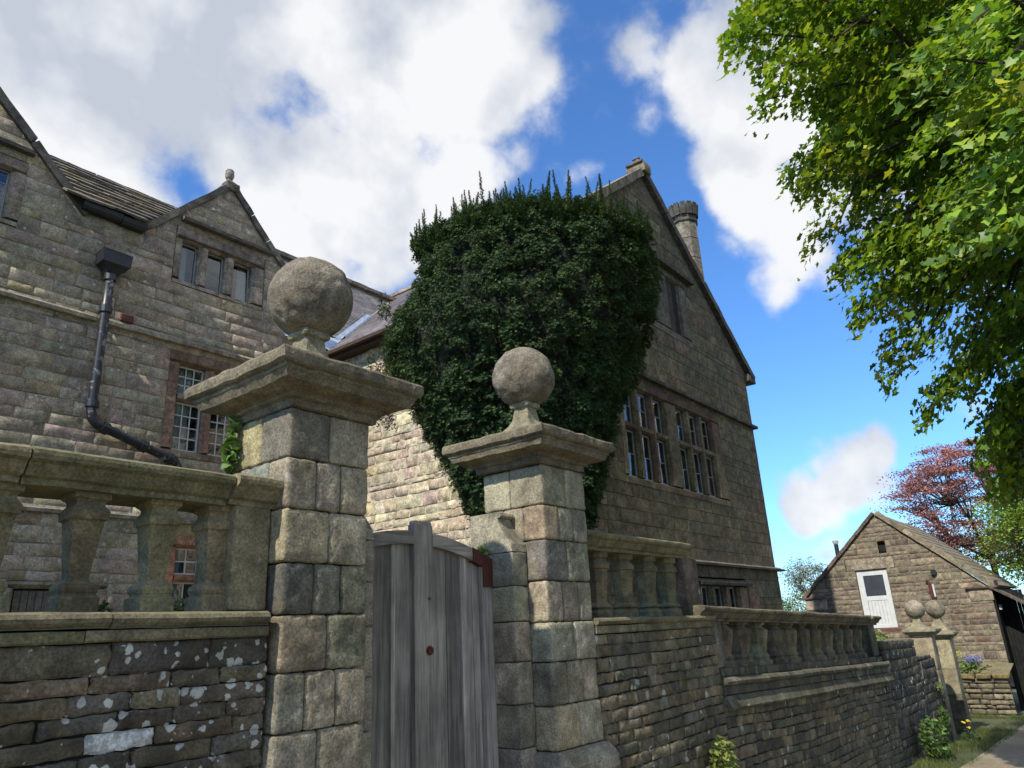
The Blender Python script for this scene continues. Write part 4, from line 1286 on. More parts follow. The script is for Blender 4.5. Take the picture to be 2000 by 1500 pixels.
# copings
CP = [((.10, .088, .078), 3), ((.085, .078, .07), 2)]
raking(man, (4.02, 12, 6.98), (1.2, 12, 9.78), .5, .14, 3, 'stone_slate', CP, rng, proud=.06)
raking(man, (4.86, 12, 7.03), (6.48, 12, 8.74), .45, .12, 2, 'stone_slate', CP, rng, proud=.06)
raking(man, (8.20, 12, 7.03), (6.60, 12, 8.72), .45, .12, 4, 'stone_slate', CP, rng, proud=.06)
V, Fc = rbox(6.40, 6.68, 11.92, 12.3, 8.66, 8.83, .02, 3, .008, 8); mk('apex_stone', V, Fc, 'stone_slate', man, (.12, .105, .09), True)
V, Fc = square_lathe([(.10, 8.82), (.09, 8.86), (.05, 8.90), (.045, 8.93)], 6.50, 12.05, 3, 0, .002); mk('finial_foot', V, Fc, 'stone_ball', man, (.18, .16, .13))
V, Fc = round_lathe([(.02, 8.92), (.06, 8.94), (.085, 8.99), (.092, 9.04), (.085, 9.09), (.075, 9.11), (.085, 9.12), (.06, 9.16), (.01, 9.175)], 6.50, 12.05, 16); mk('ball_finial', V, Fc, 'stone_ball', man, (.21, .19, .16), True)
# gutter and downpipe
V, Fc = extrude([(-.02, 7.01), (.14, 7.01), (.18, 7.05), (.20, 7.13), (-.02, 7.13)], (3.90, 12, 0), X_, .63, NLANE, 2, .002); mk('gutter', V, Fc, 'black_iron', man)
V, Fc = extrude([(-.02, 6.99), (.14, 6.99), (.18, 7.03), (.20, 7.11), (-.02, 7.11)], (4.535, 12, 0), X_, .40, NLANE, 2, .002); mk('gutter', V, Fc, 'black_iron', man)
ry = 11.86
dp = [(4.47, ry, 6.0), (4.47, ry, 5.2), (4.47, ry, 4.4), (4.47, ry, 3.62), (4.50, ry, 3.48), (4.58, ry, 3.40), (4.8, ry, 3.335), (5.3, ry, 3.18), (5.88, ry, 3.0), (5.95, ry, 2.9), (5.96, ry, 2.5)]
V, Fc = tube(dp, .072, 12)
def pipe_mat():
    t = NT('pipe_paint')
    p = t.pos(); n = t.noise(p, 7, 7, .7)
    c = t.mix(t.math('MULTIPLY', t.ramp(n, .54, .60), .6), (.012, .014, .019), (.26, .27, .27))
    t.l.new(c, t.b.inputs['Base Color']); t.b.inputs['Roughness'].default_value = .42
pipe_mat()
pipe = mk('downpipe', V, Fc, 'pipe_paint', man, smooth=True)
for p, q in (((4.47, ry, 5.28), (4.47, ry, 5.40)), ((4.47, ry, 3.66), (4.47, ry, 3.76)), ((4.47, ry, 5.86), (4.47, ry, 5.97)), ((4.66, ry, 3.376), (4.75, ry, 3.349)), ((5.28, ry, 3.186), (5.38, ry, 3.156)), ((5.74, ry, 3.044), (5.82, ry, 3.02))):
    V, Fc = tube([p, q], .098, 12); mk('collar', V, Fc, 'black_iron', pipe)
mb = MB(); hx, hz = 4.485, 6.28
V = []
for (hw, y0, z) in ((.10, 11.78, 5.98), (.17, 11.73, 6.09), (.225, 11.69, 6.12), (.232, 11.685, 6.32), (.238, 11.68, 6.34)):
    V += [(hx - hw, y0, z), (hx + hw, y0, z), (hx + hw, 11.97, z), (hx - hw, 11.97, z)]
Fc = [(0, 3, 2, 1), (16, 17, 18, 19)] + [(4 * k + i, 4 * k + (i + 1) % 4, 4 * k + 4 + (i + 1) % 4, 4 * k + 4 + i) for k in range(4) for i in range(4)]
mk('hopper', V, Fc, 'black_iron', pipe)
# brick vent
V, Fc = rbox(4.76, 4.97, 11.95, 12.1, 5.27, 5.40, .008, 3, .003); mk('vent_brick', V, Fc, 'brick_red', man)

# roof: stone slates one by one on the left, small slates on the right
SL = [((.17, .15, .12), 3), ((.14, .125, .105), 3), ((.20, .165, .12), 2), ((.12, .11, .10), 2)]
rng = random.Random(7)
th = math.atan(.85); nrm = np.array([0, -math.sin(th), math.cos(th)]); upv = np.array([0, math.cos(th), math.sin(th)])
base = np.array([0, 11.80, 7.10]); slope_len = (9.2 - 7.1) / math.sin(th)
rows = 9
for r in range(rows):
    s = slope_len * r / rows
    x = 3.5 + rng.uniform(0, .3)
    while x < 6.6:
        w = rng.uniform(.28, .62)
        zc = base[2] + upv[2] * (s + .17); xm = x + w / 2
        if zc < 7.0 + (xm - 4.95) * 1.03 + .1 or zc < 7.05 + (3.86 - xm) * .985 + .05:
            x += w; continue
        L = slope_len / rows + .06; tk = .038
        a = base + upv * (s - .01 + rng.uniform(-.012, .012)) + nrm * (.05 + rng.uniform(-.008, .008)); b = a + upv * L - nrm * .045
        V = []
        for q in (a, b):
            for n_ in (0, tk):
                for dx in (x + .006, x + w - .006): V.append(q + nrm * n_ + np.array([dx, 0, 0]))
        V = jig(V, .012, 4, r)
        mk('slate', V, [(0, 1, 3, 2), (4, 6, 7, 5), (0, 4, 5, 1), (2, 3, 7, 6), (0, 2, 6, 4), (1, 5, 7, 3)], 'stone_slate', man, pick(rng, SL))
        x += w
mb = MB()
mb.add([(1.2, 12.45, 7.58), (8.2, 12.45, 7.58), (8.2, 14.44, 9.16), (1.2, 14.44, 9.16)], [(0, 1, 2, 3)])
mb.add([(3.95, 11.86, 7.09), (4.86, 11.86, 7.09), (4.86, 12.45, 7.58), (3.95, 12.45, 7.58)], [(0, 1, 2, 3)])
mb.add([(1.2, 17.0, 7.08), (14, 17.0, 7.08), (14, 14.44, 9.16), (1.2, 14.44, 9.16)], [(0, 3, 2, 1)])
# dormer roof
mb.add([(4.9, 12.3, 7.05), (6.54, 12.3, 8.72), (6.54, 14.0, 8.72), (4.9, 12.3, 7.06)], [(0, 1, 2)])
mb.add([(8.18, 12.3, 7.05), (6.54, 12.3, 8.72), (6.54, 14.0, 8.72)], [(0, 2, 1)])
mb.build('roof', 'stone_slate', man)
for x in np.arange(3.2, 13.2, .55):
    V, Fc = beam((x, 14.44, 9.235), (x + .54, 14.44, 9.235), .34, .10, (0, 0, 1), .012, x, 2); mk('ridge_stone', V, Fc, 'stone_slate', man, pick(rng, SL))

def small_slates(rng, base, along, upv, nrm, length, slope, row, wid, pal, parent, name='slates', clipf=None, mat='roof_slate', tk=.012):
    mb = MB(); n = int(slope / row)
    for r in range(n):
        x = -rng.uniform(0, wid)
        while x < length:
            w = wid * rng.uniform(.8, 1.2)
            xa, xb = max(0, x), min(length, x + w); x += w
            if xb - xa < .03: continue
            a = base + upv * (r * row) + nrm * (.02 + rng.uniform(0, .004)); b = a + upv * (row + .03) - nrm * .014
            if clipf is not None and not clipf((a + b) / 2 + along * (xa + xb) / 2): continue
            V = [q + nrm * t + along * d for q in (a, b) for t in (0, tk) for d in (xa + .003, xb - .003)]
            mb.add(V, [(0, 1, 3, 2), (2, 3, 7, 6), (0, 2, 6, 4), (1, 5, 7, 3)], pick(rng, pal))
    return tag(mb.build(name, mat, parent), kind='stuff')
def slate_mat():
    t = NT('roof_slate')
    a = t.attr('tint'); p = t.pos()
    c = t.scale(a.outputs['Color'], t.ramp(t.noise(p, 3, 6, .65), .3, .7, .75, 1.25))
    c = t.scale(c, t.ramp(t.noise(p, 25, 4, .65), .3, .7, .85, 1.15))
    t.l.new(c, t.b.inputs['Base Color']); t.b.inputs['Roughness'].default_value = .6
slate_mat()
# right part of the range roof, steeper, running behind the cross wing
th = math.atan(1.35); n2 = np.array([0, -math.sin(th), math.cos(th)]); u2 = np.array([0, math.cos(th), math.sin(th)])
WX = lambda z: 8.75 + (z - 5.65) / .83
BS = [((.17, .165, .165), 3), ((.19, .18, .18), 2), ((.15, .145, .15), 2)]
small_slates(rng, np.array([7.6, 12.40, 6.45]), X_, u2, n2, 6.2, 2.75 / math.sin(th), .085, .2, BS, man, 'slates', clipf=lambda p: p[0] < WX(p[2]) - .02)
mb = MB(); mb.add([(7.6, 12.42, 6.44), (WX(6.44), 12.42, 6.44), (WX(9.18), 14.44, 9.18), (7.6, 14.44, 9.18)], [(0, 1, 2, 3)]); mb.build('roof_deck', 'room_dark', man)
V, Fc = beam((7.7, 12.40, 6.40), (9.66, 12.40, 6.40), .06, .06); mk('eaves_board', V, Fc, 'dark_shaded_timber', man)  # dark strip added under the slates to stand for the eave shadow

# ------------------------------------------------------------------ cross wing with the big lane gable
wing = thing('manor_wing', 'tall gabled stone cross wing with mullioned windows behind the dark yew', 'house', (14, 10, -1.9))
FG = Frame((0, 6.7, 0), X_, NLANE)
rng = random.Random(202)
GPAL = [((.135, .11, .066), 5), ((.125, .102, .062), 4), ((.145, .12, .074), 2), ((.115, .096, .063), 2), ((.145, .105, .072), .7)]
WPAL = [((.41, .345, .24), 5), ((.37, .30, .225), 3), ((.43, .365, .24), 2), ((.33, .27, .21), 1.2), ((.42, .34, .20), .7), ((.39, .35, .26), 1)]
gh = [(11.9, 16.66, 2.55, 4.78), (14.3, 16.9, -.3, .90), (12.3, 15.75, 6.3, 8.05)]
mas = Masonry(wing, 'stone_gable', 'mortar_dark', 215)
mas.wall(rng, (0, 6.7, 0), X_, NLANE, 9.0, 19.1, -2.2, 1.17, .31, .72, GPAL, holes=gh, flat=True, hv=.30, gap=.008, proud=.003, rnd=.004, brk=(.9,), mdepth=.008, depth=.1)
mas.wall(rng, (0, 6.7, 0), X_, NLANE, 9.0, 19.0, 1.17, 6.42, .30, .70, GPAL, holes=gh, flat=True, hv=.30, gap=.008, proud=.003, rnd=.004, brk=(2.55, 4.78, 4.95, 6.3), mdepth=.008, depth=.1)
mas.wall(rng, (0, 6.7, 0), X_, NLANE, 9.0, 19.15, 6.42, 10.5, .30, .72, GPAL, holes=gh, flat=True, hv=.30, gap=.008, clip=[(9.0, 6.42), (19.1, 6.42), (14.08, 10.35)], proud=.003, rnd=.004, brk=(8.05,), mdepth=.008, depth=.1)
def behind_yew(c):
    p = proj(c)[0]
    return 800 < p[0] < 1235 and 400 < p[1] < 900
mas.hide(behind_yew)
mas.done(False)
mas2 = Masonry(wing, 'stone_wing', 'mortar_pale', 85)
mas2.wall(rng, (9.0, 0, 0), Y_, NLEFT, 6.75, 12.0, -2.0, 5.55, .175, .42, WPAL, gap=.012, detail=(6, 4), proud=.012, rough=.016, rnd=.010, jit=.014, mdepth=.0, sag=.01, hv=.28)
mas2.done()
mb = MB()
body(mb, 9.06, 19.0, -2.2, 6.40, gh, 6.76, 7.2)
mb.add([(9.1, 6.76, 6.40), (19.05, 6.76, 6.40), (14.08, 6.76, 10.30)], [(0, 1, 2)])
mb.box(9.06, 9.5, 7.2, 12.4, -2.0, 5.6)
mb.box(18.55, 18.98, 7.2, 16.5, -2.2, 6.3)
mb.build('wall_core', 'mortar_dark', wing)
GD = [((.15, .118, .07), 3), ((.17, .13, .075), 2), ((.14, .088, .06), 1.5), ((.13, .108, .07), 2)]
mw = mullioned(wing, FG, rng, [(12.10, 12.55), (12.73, 13.19), (13.37, 13.83), (14.40, 14.86), (15.05, 15.51), (15.71, 16.18)], 2.72, 4.54, (11.9, 16.66), 4.78, 2.55, GD, 'stone_facade_dressed', setback=.13, transom=(3.66, 3.81),
               bars=[(1, 2), (1, 2)], framew=.03, barcol='grey_paint', barw=.012, tiltamp=.02)
hood(wing, FG, 9.0, 13.5, 4.86, .10, .15, 'stone_gable', (.10, .088, .07), 'string_course', seed=3)
hood(wing, FG, 13.505, 19.10, 4.86, .10, .15, 'stone_gable', (.10, .088, .07), 'string_course', seed=5)
hood(wing, FG, 9.0, 14.0, 1.14, .13, .10, 'stone_gable', (.12, .105, .085), 'plinth_course', seed=3)
hood(wing, FG, 14.005, 19.30, 1.14, .13, .10, 'stone_gable', (.12, .105, .085), 'plinth_course', seed=5)
lw = mullioned(wing, FG, rng, [(14.55, 15.0), (15.23, 15.70), (15.98, 16.45)], -.2, .72, (14.3, 16.9), .86, -.3, [((.20, .13, .09), 3), ((.17, .13, .085), 2)], 'stone_facade_dressed', setback=.13, bars=[(1, 1)], framew=.03, barcol='grey_paint')
hood(wing, FG, 14.3, 17.0, .74, .13, .13, 'stone_gable', (.09, .08, .065))
V, Fc = rbox(16.95, 17.6, 6.68, 6.9, -.2, .68, .01, 4, .004, 6); mk('red_stone', V, Fc, 'stone_facade_dressed', wing, (.18, .105, .075), True)
uw = mullioned(wing, FG, rng, [(12.5, 13.1), (13.45, 14.05), (14.75, 15.32)], 6.5, 7.85, (12.3, 15.75), 8.05, 6.3, [((.13, .115, .085), 1)], 'stone_facade_dressed', setback=.12, bars=[(1, 2)], framew=.04, barcol='grey_paint')
mb = MB(); FG.box(mb, 14.80, 15.08, 6.54, 7.8, -.10, -.06); mb.build('shutter', 'bark_grey', uw)
hood(wing, FG, 12.2, 16.05, 8.06, .15, .16, 'stone_gable', (.085, .075, .06))
CPG = [((.085, .075, .06), 3), ((.10, .085, .068), 2)]
raking(wing, (19.42, 6.7, 6.36), (14.16, 6.7, 10.40), .6, .19, 6, 'stone_gable', CPG, rng, proud=.13)
raking(wing, (8.80, 6.7, 6.36), (14.0, 6.7, 10.39), .6, .19, 6, 'stone_slate', [((.2, .17, .125), 1)], rng, proud=.13)
V, Fc = rbox(13.92, 14.26, 6.5, 7.0, 10.36, 10.62, .02, 3, .01, 6); mk('apex_stone', V, Fc, 'stone_slate', wing, (.17, .145, .105), True)
V, Fc = square_lathe([(.22, 10.61), (.22, 10.66), (.10, 10.68), (.08, 10.80), (.10, 10.82), (.02, 10.90)], 14.09, 6.75, 3, 0, .004); mk('apex_finial', V, Fc, 'stone_slate', wing, (.12, .10, .08))
V, Fc = rbox(18.98, 19.48, 6.58, 7.1, 6.22, 6.42, .02, 3, .008, 6); mk('kneeler', V, Fc, 'stone_gable', wing, (.10, .085, .07), True)
# roof of the wing
th = math.atan(.83); n3 = np.array([-math.sin(th), 0, math.cos(th)]); u3 = np.array([math.cos(th), 0, math.sin(th)])
def wclip(p):
    z = p[2]
    if p[1] < 12.4: return True
    yv = 12.4 + (z - 6.45) / 1.35
    return p[1] < yv + .05 or z > 9.25
WS = [((.30, .275, .285), 3), ((.27, .25, .255), 2), ((.33, .30, .30), 2)]
small_slates(rng, np.array([8.72, 16.5, 5.62]), -Y_, u3, n3, 9.45, 5.35 / math.cos(th), .12, .24, WS, wing, 'slates', clipf=wclip)
th2 = math.atan(.78)
mb = MB()
mb.add([(8.75, 6.95, 5.60), (8.75, 16.5, 5.60), (14.1, 16.5, 10.03), (14.1, 6.95, 10.03)], [(0, 3, 2, 1)])
mb.add([(19.3, 6.95, 6.2), (19.3, 16.5, 6.2), (14.1, 16.5, 10.03), (14.1, 6.95, 10.03)], [(0, 1, 2, 3)])
mb.build('roof_deck', 'roof_slate', wing)
for y in np.arange(7.3, 16.4, .6):
    V, Fc = beam((14.1, y, 10.10), (14.1, y + .59, 10.10), .30, .09, (0, 0, 1), .01, y, 2); mk('ridge_stone', V, Fc, 'stone_slate', wing, (.24, .19, .13))
V, Fc = beam((8.80, 6.95, 5.56), (8.80, 12.05, 5.56), .10, .10); mk('eaves_board', V, Fc, 'brown_timber', wing)
V, Fc = beam((8.68, 6.95, 5.60), (8.68, 12.1, 5.60), .09, .07); mk('gutter', V, Fc, 'brown_timber', wing)
mb = MB(); mb.add([(8.76, 6.95, 5.52), (9.02, 6.95, 5.50), (9.02, 12, 5.50), (8.76, 12, 5.52)], [(0, 1, 2, 3)]); mb.build('soffit', 'brown_timber', wing)
# valley: lead below, mortar fillet above, and the lead apron at its foot
def vpt(t, du=0, dz=.045): 
    z = 6.45 + (9.2 - 6.45) * t; return np.array([WX(z) + du, 12.4 + (z - 6.45) / 1.35, z + dz])
V = []; n = 8
for i in range(n + 1):
    p = vpt(-.03 + .56 * i / n); V += [p + np.array([-.16, -.01, .02]), p, p + n3 * .03 + np.array([.14, 0, .125]), p + np.array([.14, 0, .10])]
Fc = [(4 * i + k, 4 * i + k + 1, 4 * i + k + 5, 4 * i + k + 4) for i in range(n) for k in range(3)]
mk('valley_lead', V, Fc, 'lead', wing)
V, Fc = beam(vpt(.52, .02, .05), vpt(1.02, .02, .05), .12, .06, (0, 0, 1), .02, 3, 6); mk('valley_fillet', V, Fc, 'stone_mossy', wing, (.26, .23, .13))
V = []; nx = 10
for j, (y, z) in enumerate(((11.9, 5.86), (12.05, 6.0), (12.2, 6.2), (12.38, 6.42))):
    for i in range(nx + 1):
        x = 7.9 + (WX(z) + .12 - 7.9) * i / nx
        V.append((x, y, z + .03 + .025 * math.sin(i * 1.9 + j)))
Fc = [(j * (nx + 1) + i, j * (nx + 1) + i + 1, (j + 1) * (nx + 1) + i + 1, (j + 1) * (nx + 1) + i) for j in range(3) for i in range(nx)]
mk('lead_apron', V, Fc, 'lead', wing, smooth=True)
# chimney with battlemented cap
cx, cy = 18.52, 7.6
def octo(prof, seed): return round_lathe(prof, cx, cy, 8, .004, seed)
zz0 = [6.0, 7.2, 8.0, 8.75, 9.4, 10.05, 10.7, 11.25]
ch = None
for k, (a, b) in enumerate(zip(zz0[:-1], zz0[1:])):
    V, Fc = octo([(.355, a + .006), (.365, a + .02), (.365, b - .02), (.355, b - .006)], k)
    mk('chimney_stone', V, Fc, 'stone_gable', wing, pick(rng, [((.13, .115, .09), 1), ((.115, .10, .078), 1), ((.15, .13, .10), .6)]))
V, Fc = octo([(.36, 11.25), (.41, 11.29), (.42, 11.34), (.37, 11.38), (.385, 11.5), (.43, 11.68), (.44, 11.70), (.3, 11.70)], 3); mk('chimney_cap', V, Fc, 'stone_gable', wing, (.085, .078, .066))
for k in range(14):
    a = 2 * math.pi * k / 14; c = np.array([cx + .40 * math.cos(a), cy + .40 * math.sin(a)])
    t = np.array([-math.sin(a), math.cos(a)]); r_ = np.array([math.cos(a), math.sin(a)])
    V = []
    for z, ro, hw in ((11.48, .02, .075), (11.72, .05, .075), (11.86, .07, .07)):
        for d0, s in ((-.05, -1), (ro, -1), (ro, 1), (-.05, 1)):
            p = c + r_ * d0 + t * hw * s; V.append((p[0], p[1], z))
    Fc = [(0, 1, 2, 3), (8, 11, 10, 9)] + [(4 * q + i, 4 * q + (i + 1) % 4, 4 * q + 4 + (i + 1) % 4, 4 * q + 4 + i) for q in range(2) for i in range(4)]
    mk('merlon', V, Fc, 'stone_gable', wing, (.075, .07, .06))
# second small projection by the right rake
V, Fc = rbox(17.78, 18.25, 6.8, 7.15, 7.5, 8.0, .03, 3, .01); mk('rear_kneeler', V, Fc, 'stone_gable', wing, (.1, .085, .07), True)
# ------------------------------------------------------------------ outhouse down the lane
out = thing('outhouse', 'small gabled stone outhouse with white half glazed door beyond the lane wall', 'outhouse', (29, 5.9, -1.75))
FO = Frame((27.0, 0, 0), Y_, NLEFT)
rng = random.Random(303)
OPAL = [((.165, .138, .095), 4), ((.145, .118, .085), 3), ((.185, .155, .105), 2), ((.13, .105, .08), 2), ((.16, .12, .09), 1)]
oh = [(5.88, 6.86, -.46, 1.40), (5.6, 7.15, 1.40, 1.78), (5.76, 6.0, 1.95, 2.17)]
mas = Masonry(out, 'stone_outhouse', 'mortar_tan', 300)
mas.wall(rng, (27, 0, 0), Y_, NLEFT, 3.12, 8.62, -1.9, .62, .165, .38, OPAL, holes=oh, gap=.016, detail=(4, 3), proud=.010, rough=.010, rnd=.010, jit=.010, mdepth=.0, hv=.3, brk=(-.46,))
mas.wall(rng, (27, 0, 0), Y_, NLEFT, 3.12, 8.62, .62, 3.2, .165, .38, OPAL, holes=oh, gap=.016, clip=[(3.12, .62), (8.62, .62), (5.89, 3.18)], detail=(4, 3), proud=.010, rough=.010, rnd=.010, jit=.010, mdepth=.0, hv=.3, brk=(1.40, 1.78))
mas.done()
mb = MB()
body(mb, 3.12, 8.62, -2.2, .62, oh, 27.03, 27.4, axis='y')
for h0, h1, f in ((.62, 1.40, 0), (1.40, 3.15, 1)):
    pass
mb.add([(27.35, 3.2, .6), (27.35, 8.55, .6), (27.35, 5.89, 3.12)], [(0, 2, 1)])
mb.box(27.4, 33, 3.12, 3.4, -2.3, .62).box(27.4, 33, 8.34, 8.62, -2.3, .62)
mb.build('wall_core', 'mortar', out)
V, Fc = rbox(26.985, 27.2, 5.62, 7.13, 1.41, 1.77, .015, 4, .008, 6); mk('lintel', V, Fc, 'stone_outhouse', out, (.24, .2, .145), True)
mb = MB(); mb.box(26.99, 27.2, 5.80, 6.95, -.56, -.47); mb.build('threshold', 'brick_red', out)
mb = MB(); mb.box(27.12, 27.3, 5.76, 6.0, 1.95, 2.17); mb.build('vent', 'room_dark', out)
door = MB()
door.box(27.05, 27.09, 6.66, 6.84, -.44, 1.38).box(27.05, 27.09, 5.90, 6.04, -.44, 1.38).box(27.05, 27.09, 6.04, 6.66, 1.22, 1.38).box(27.05, 27.09, 6.04, 6.66, .42, .56).box(27.05, 27.09, 6.04, 6.66, -.44, -.34)
dr = door.build('door', 'white_paint', out)
for k in range(6):
    mb = MB(); a = 6.045 + k * .102; mb.box(27.062, 27.085, a, a + .096, -.34, .42); mb.build('board', 'white_paint', dr)
mb = MB(); mb.box(27.066, 27.08, 6.04, 6.66, .56, 1.22); mb.build('window_pane', 'blind_dark', dr)
mb = MB(); mb.box(27.10, 27.14, 5.88, 6.86, -.46, 1.40); mb.build('door_lining', 'grey_paint', dr)
OC = [((.11, .075, .06), 2), ((.13, .09, .07), 1)]
def oraking(A, B, n, h, mat, cols):
    raking(out, A, B, .45, h, n, mat, cols, rng, out=NLEFT, proud=.09)
oraking((27, 8.72, .60), (27, 5.93, 3.23), 4, .10, 'stone_slate', OC)
oraking((27, 3.0, .62), (27, 5.86, 3.23), 4, .14, 'stone_slate', [((.19, .155, .11), 1)])
for ya, yb in ((7.95, 8.85), (2.92, 3.78)):
    V, Fc = rbox(26.90, 27.35, ya, yb, .58, .64, .01, 3, .004, 6); mk('kneeler', V, Fc, 'stone_slate', out, (.11, .075, .06), True)
V, Fc = rbox(26.96, 27.3, 7.95, 8.66, .22, .575, .012, 4, .006, 6); mk('corner_stone', V, Fc, 'stone_outhouse', out, (.30, .24, .19), True)
V, Fc = rbox(26.97, 27.3, 3.08, 3.70, .22, .575, .012, 4, .006, 6); mk('corner_stone', V, Fc, 'stone_outhouse', out, (.23, .19, .14), True)
mb = MB()
mb.add([(27.3, 8.8, .60), (33, 8.8, .60), (33, 5.89, 3.24), (27.3, 5.89, 3.24)], [(0, 1, 2, 3)]); mb.add([(27.3, 2.95, .60), (33, 2.95, .60), (33, 5.89, 3.24), (27.3, 5.89, 3.24)], [(0, 3, 2, 1)])
mb.build('roof', 'stone_slate', out)
tho = math.atan(2.64 / 2.94)
small_slates(rng, np.array([27.25, 2.93, .62]), X_, np.array([0, math.cos(tho), math.sin(tho)]), np.array([0, -math.sin(tho), math.cos(tho)]), 5.6, 3.9, .28, .4, [((.20, .165, .12), 2), ((.17, .15, .10), 2)], out, 'slates', tk=.03)
V, Fc = tube([(27.9, 7.55, 1.2), (27.9, 7.55, 2.42)], .075, 12); mk('flue_pipe', V, Fc, 'black_iron', out)
V, Fc = tube([(27.9, 7.55, 2.44), (27.9, 7.55, 2.54)], .10, 12); mk('flue_cowl', V, Fc, 'grey_paint', out)
V, Fc = tube([(26.9, 4.52, 1.16), (27.1, 4.52, 1.16)], .085, 14); mk('pipe_end', V, Fc, 'black_iron', out)
V, Fc = tube([(26.94, 4.78, .92), (26.94, 4.72, .86), (26.94, 4.70, .40)], .045, 10); mk('drain_pipe', V, Fc, 'rust', out)
V, Fc = tube([(26.93, 4.62, .80), (26.93, 4.62, .42)], .03, 8); mk('waste_pipe', V, Fc, 'white_paint', out)
mb = MB(); mb.box(26.93, 27.0, 2.88, 2.98, .60, .78); mb.build('gutter_end', 'black_iron', out)
# lean-to against its lane side; its shade is put into near-black boards
lt = thing('lean_to', 'open lean-to shed with its shade painted into near-black boards, against the lane side of the stone outhouse', 'shed', (29, 2.6, -2.9))
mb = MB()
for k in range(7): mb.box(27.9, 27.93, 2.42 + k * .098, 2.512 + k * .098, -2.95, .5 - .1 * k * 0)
mb.build('back_boards', 'dark_shaded_timber', lt)
mb = MB(); mb.box(27.05, 32, 2.36, 2.42, -2.95, .0); mb.build('side_wall', 'dark_shaded_timber', lt)
mb = MB(); mb.box(27.06, 32, 3.06, 3.11, -2.95, .5); mb.build('party_wall', 'dark_shaded_timber', lt)
V, Fc = beam((29.5, 3.14, .62), (29.5, 2.28, .04), 5.2, .06); mk('roof', V, Fc, 'stone_slate', lt, (.09, .075, .06))
mb = MB(); mb.box(27.4, 27.5, 2.98, 3.05, -.06, .08); mb.build('bracket', 'curtain', lt)

# terrace wall in front of the outhouse
tw = thing('terrace_wall', 'low mossy retaining wall below the stone outhouse, beside the lane', 'wall', (24.6, 4.3, -2.75))
rng = random.Random(404)
mas = Masonry(tw, 'stone_mossy', 'mortar_dark', 200)
mas.wall(rng, (24.5, 0, 0), Y_, NLEFT, 2.92, 6.2, -2.8, -1.78, .125, .34, [((.15, .125, .085), 3), ((.17, .145, .10), 2), ((.125, .105, .075), 2)], gap=.016, detail=(4, 3), proud=.03, rough=.02, rnd=.025, jit=.014, depth=.1, sag=.012)
mas.done()
mb = MB(); mb.box(24.56, 25.1, 2.98, 6.2, -3.0, -1.82); mb.build('wall_core', 'mortar_dark', tw)
for k in range(8):
    V, Fc = rbox(24.4, 24.95, 2.9 + k * .4, 3.27 + k * .4, -1.80, -1.68, .03, 3, .03, 5, k * 2); mk('coping_stone', V, Fc, 'stone_mossy', tw, (.16, .12, .05), True)
xs = np.linspace(24.8, 27.0, 8); ys = np.linspace(3.0, 9.5, 14)
V = [(x, y, -1.80 + .11 * (x - 24.8) + .05 * fbm((x, y, 0), 1.2, 3)) for y in ys for x in xs]
Fc = [(j * 8 + i, j * 8 + i + 1, (j + 1) * 8 + i + 1, (j + 1) * 8 + i) for j in range(13) for i in range(7)]
o = mk('terrace', V, Fc, 'stone_mossy', None, (.16, .12, .055), True); o['kind'] = 'structure'
# raised garden ground behind the lane wall
mb = MB(); mb.add([(-6, 3.85, -1.35), (9.0, 3.85, -1.45), (9.0, 12, -1.45), (-6, 12, -1.35)], [(0, 1, 2, 3)]); mb.add([(9.0, 3.85, -1.45), (16, 3.85, -1.75), (26, 4.2, -1.9), (26, 6.7, -1.9), (9.0, 6.7, -1.45)], [(0, 1, 2, 3, 4)])
o = mb.build('garden_ground', 'earth_grass'); o['kind'] = 'structure'

# ------------------------------------------------------------------ yew
rs = np.random.default_rng(17)
yew = thing('yew_tree', 'big dark green clipped yew with upright shoots, behind the farther gate pier', 'tree', (7.25, 5.45, -1.45))
ROWS = [(-1.45, -.15, .35), (.2, -.2, .42), (.775, -.27, .62), (1.209, -.56, .80), (1.719, -.90, 1.03), (2.18, -1.15, 1.17), (2.73, -1.47, 1.37), (3.44, -1.78, 1.69), (3.80, -1.72, 1.86), (4.17, -1.50, 1.97), (4.55, -1.45, 2.0), (4.95, -1.40, 1.94), (5.44, -1.24, 1.70), (5.69, -.90, 1.55), (6.2, -.6, 1.2)]
RZ = np.array([r[0] for r in ROWS]); RL = np.array([r[1] for r in ROWS]); RR = np.array([r[2] for r in ROWS])
HD, RD = np.array(fh), np.array(rh)
YC = HD * 9.06 + RD * .0987; YC[2] = 0
def env(z):
    l = np.interp(z, RZ, RL); r = np.interp(z, RZ, RR)
    return (l + r) / 2, (r - l) / 2
P, Nn, Sz = [], [], []
def ytop(lat, dp=0.0): return (5.62 - .50 * np.clip((lat - .25) / 1.65, -1.2, 1.2) ** 2) * (1 + .92 * np.minimum(dp, .4) / 9.06)
TT = []
YPAL = np.array([(.050, .095, .036), (.040, .080, .034), (.066, .115, .038), (.030, .062, .03), (.085, .115, .036)])
def ysurf(z, phi, rho):
    c, h = env(z)
    return c + rho * h * math.cos(phi), rho * min(h, 1.75) * math.sin(phi)
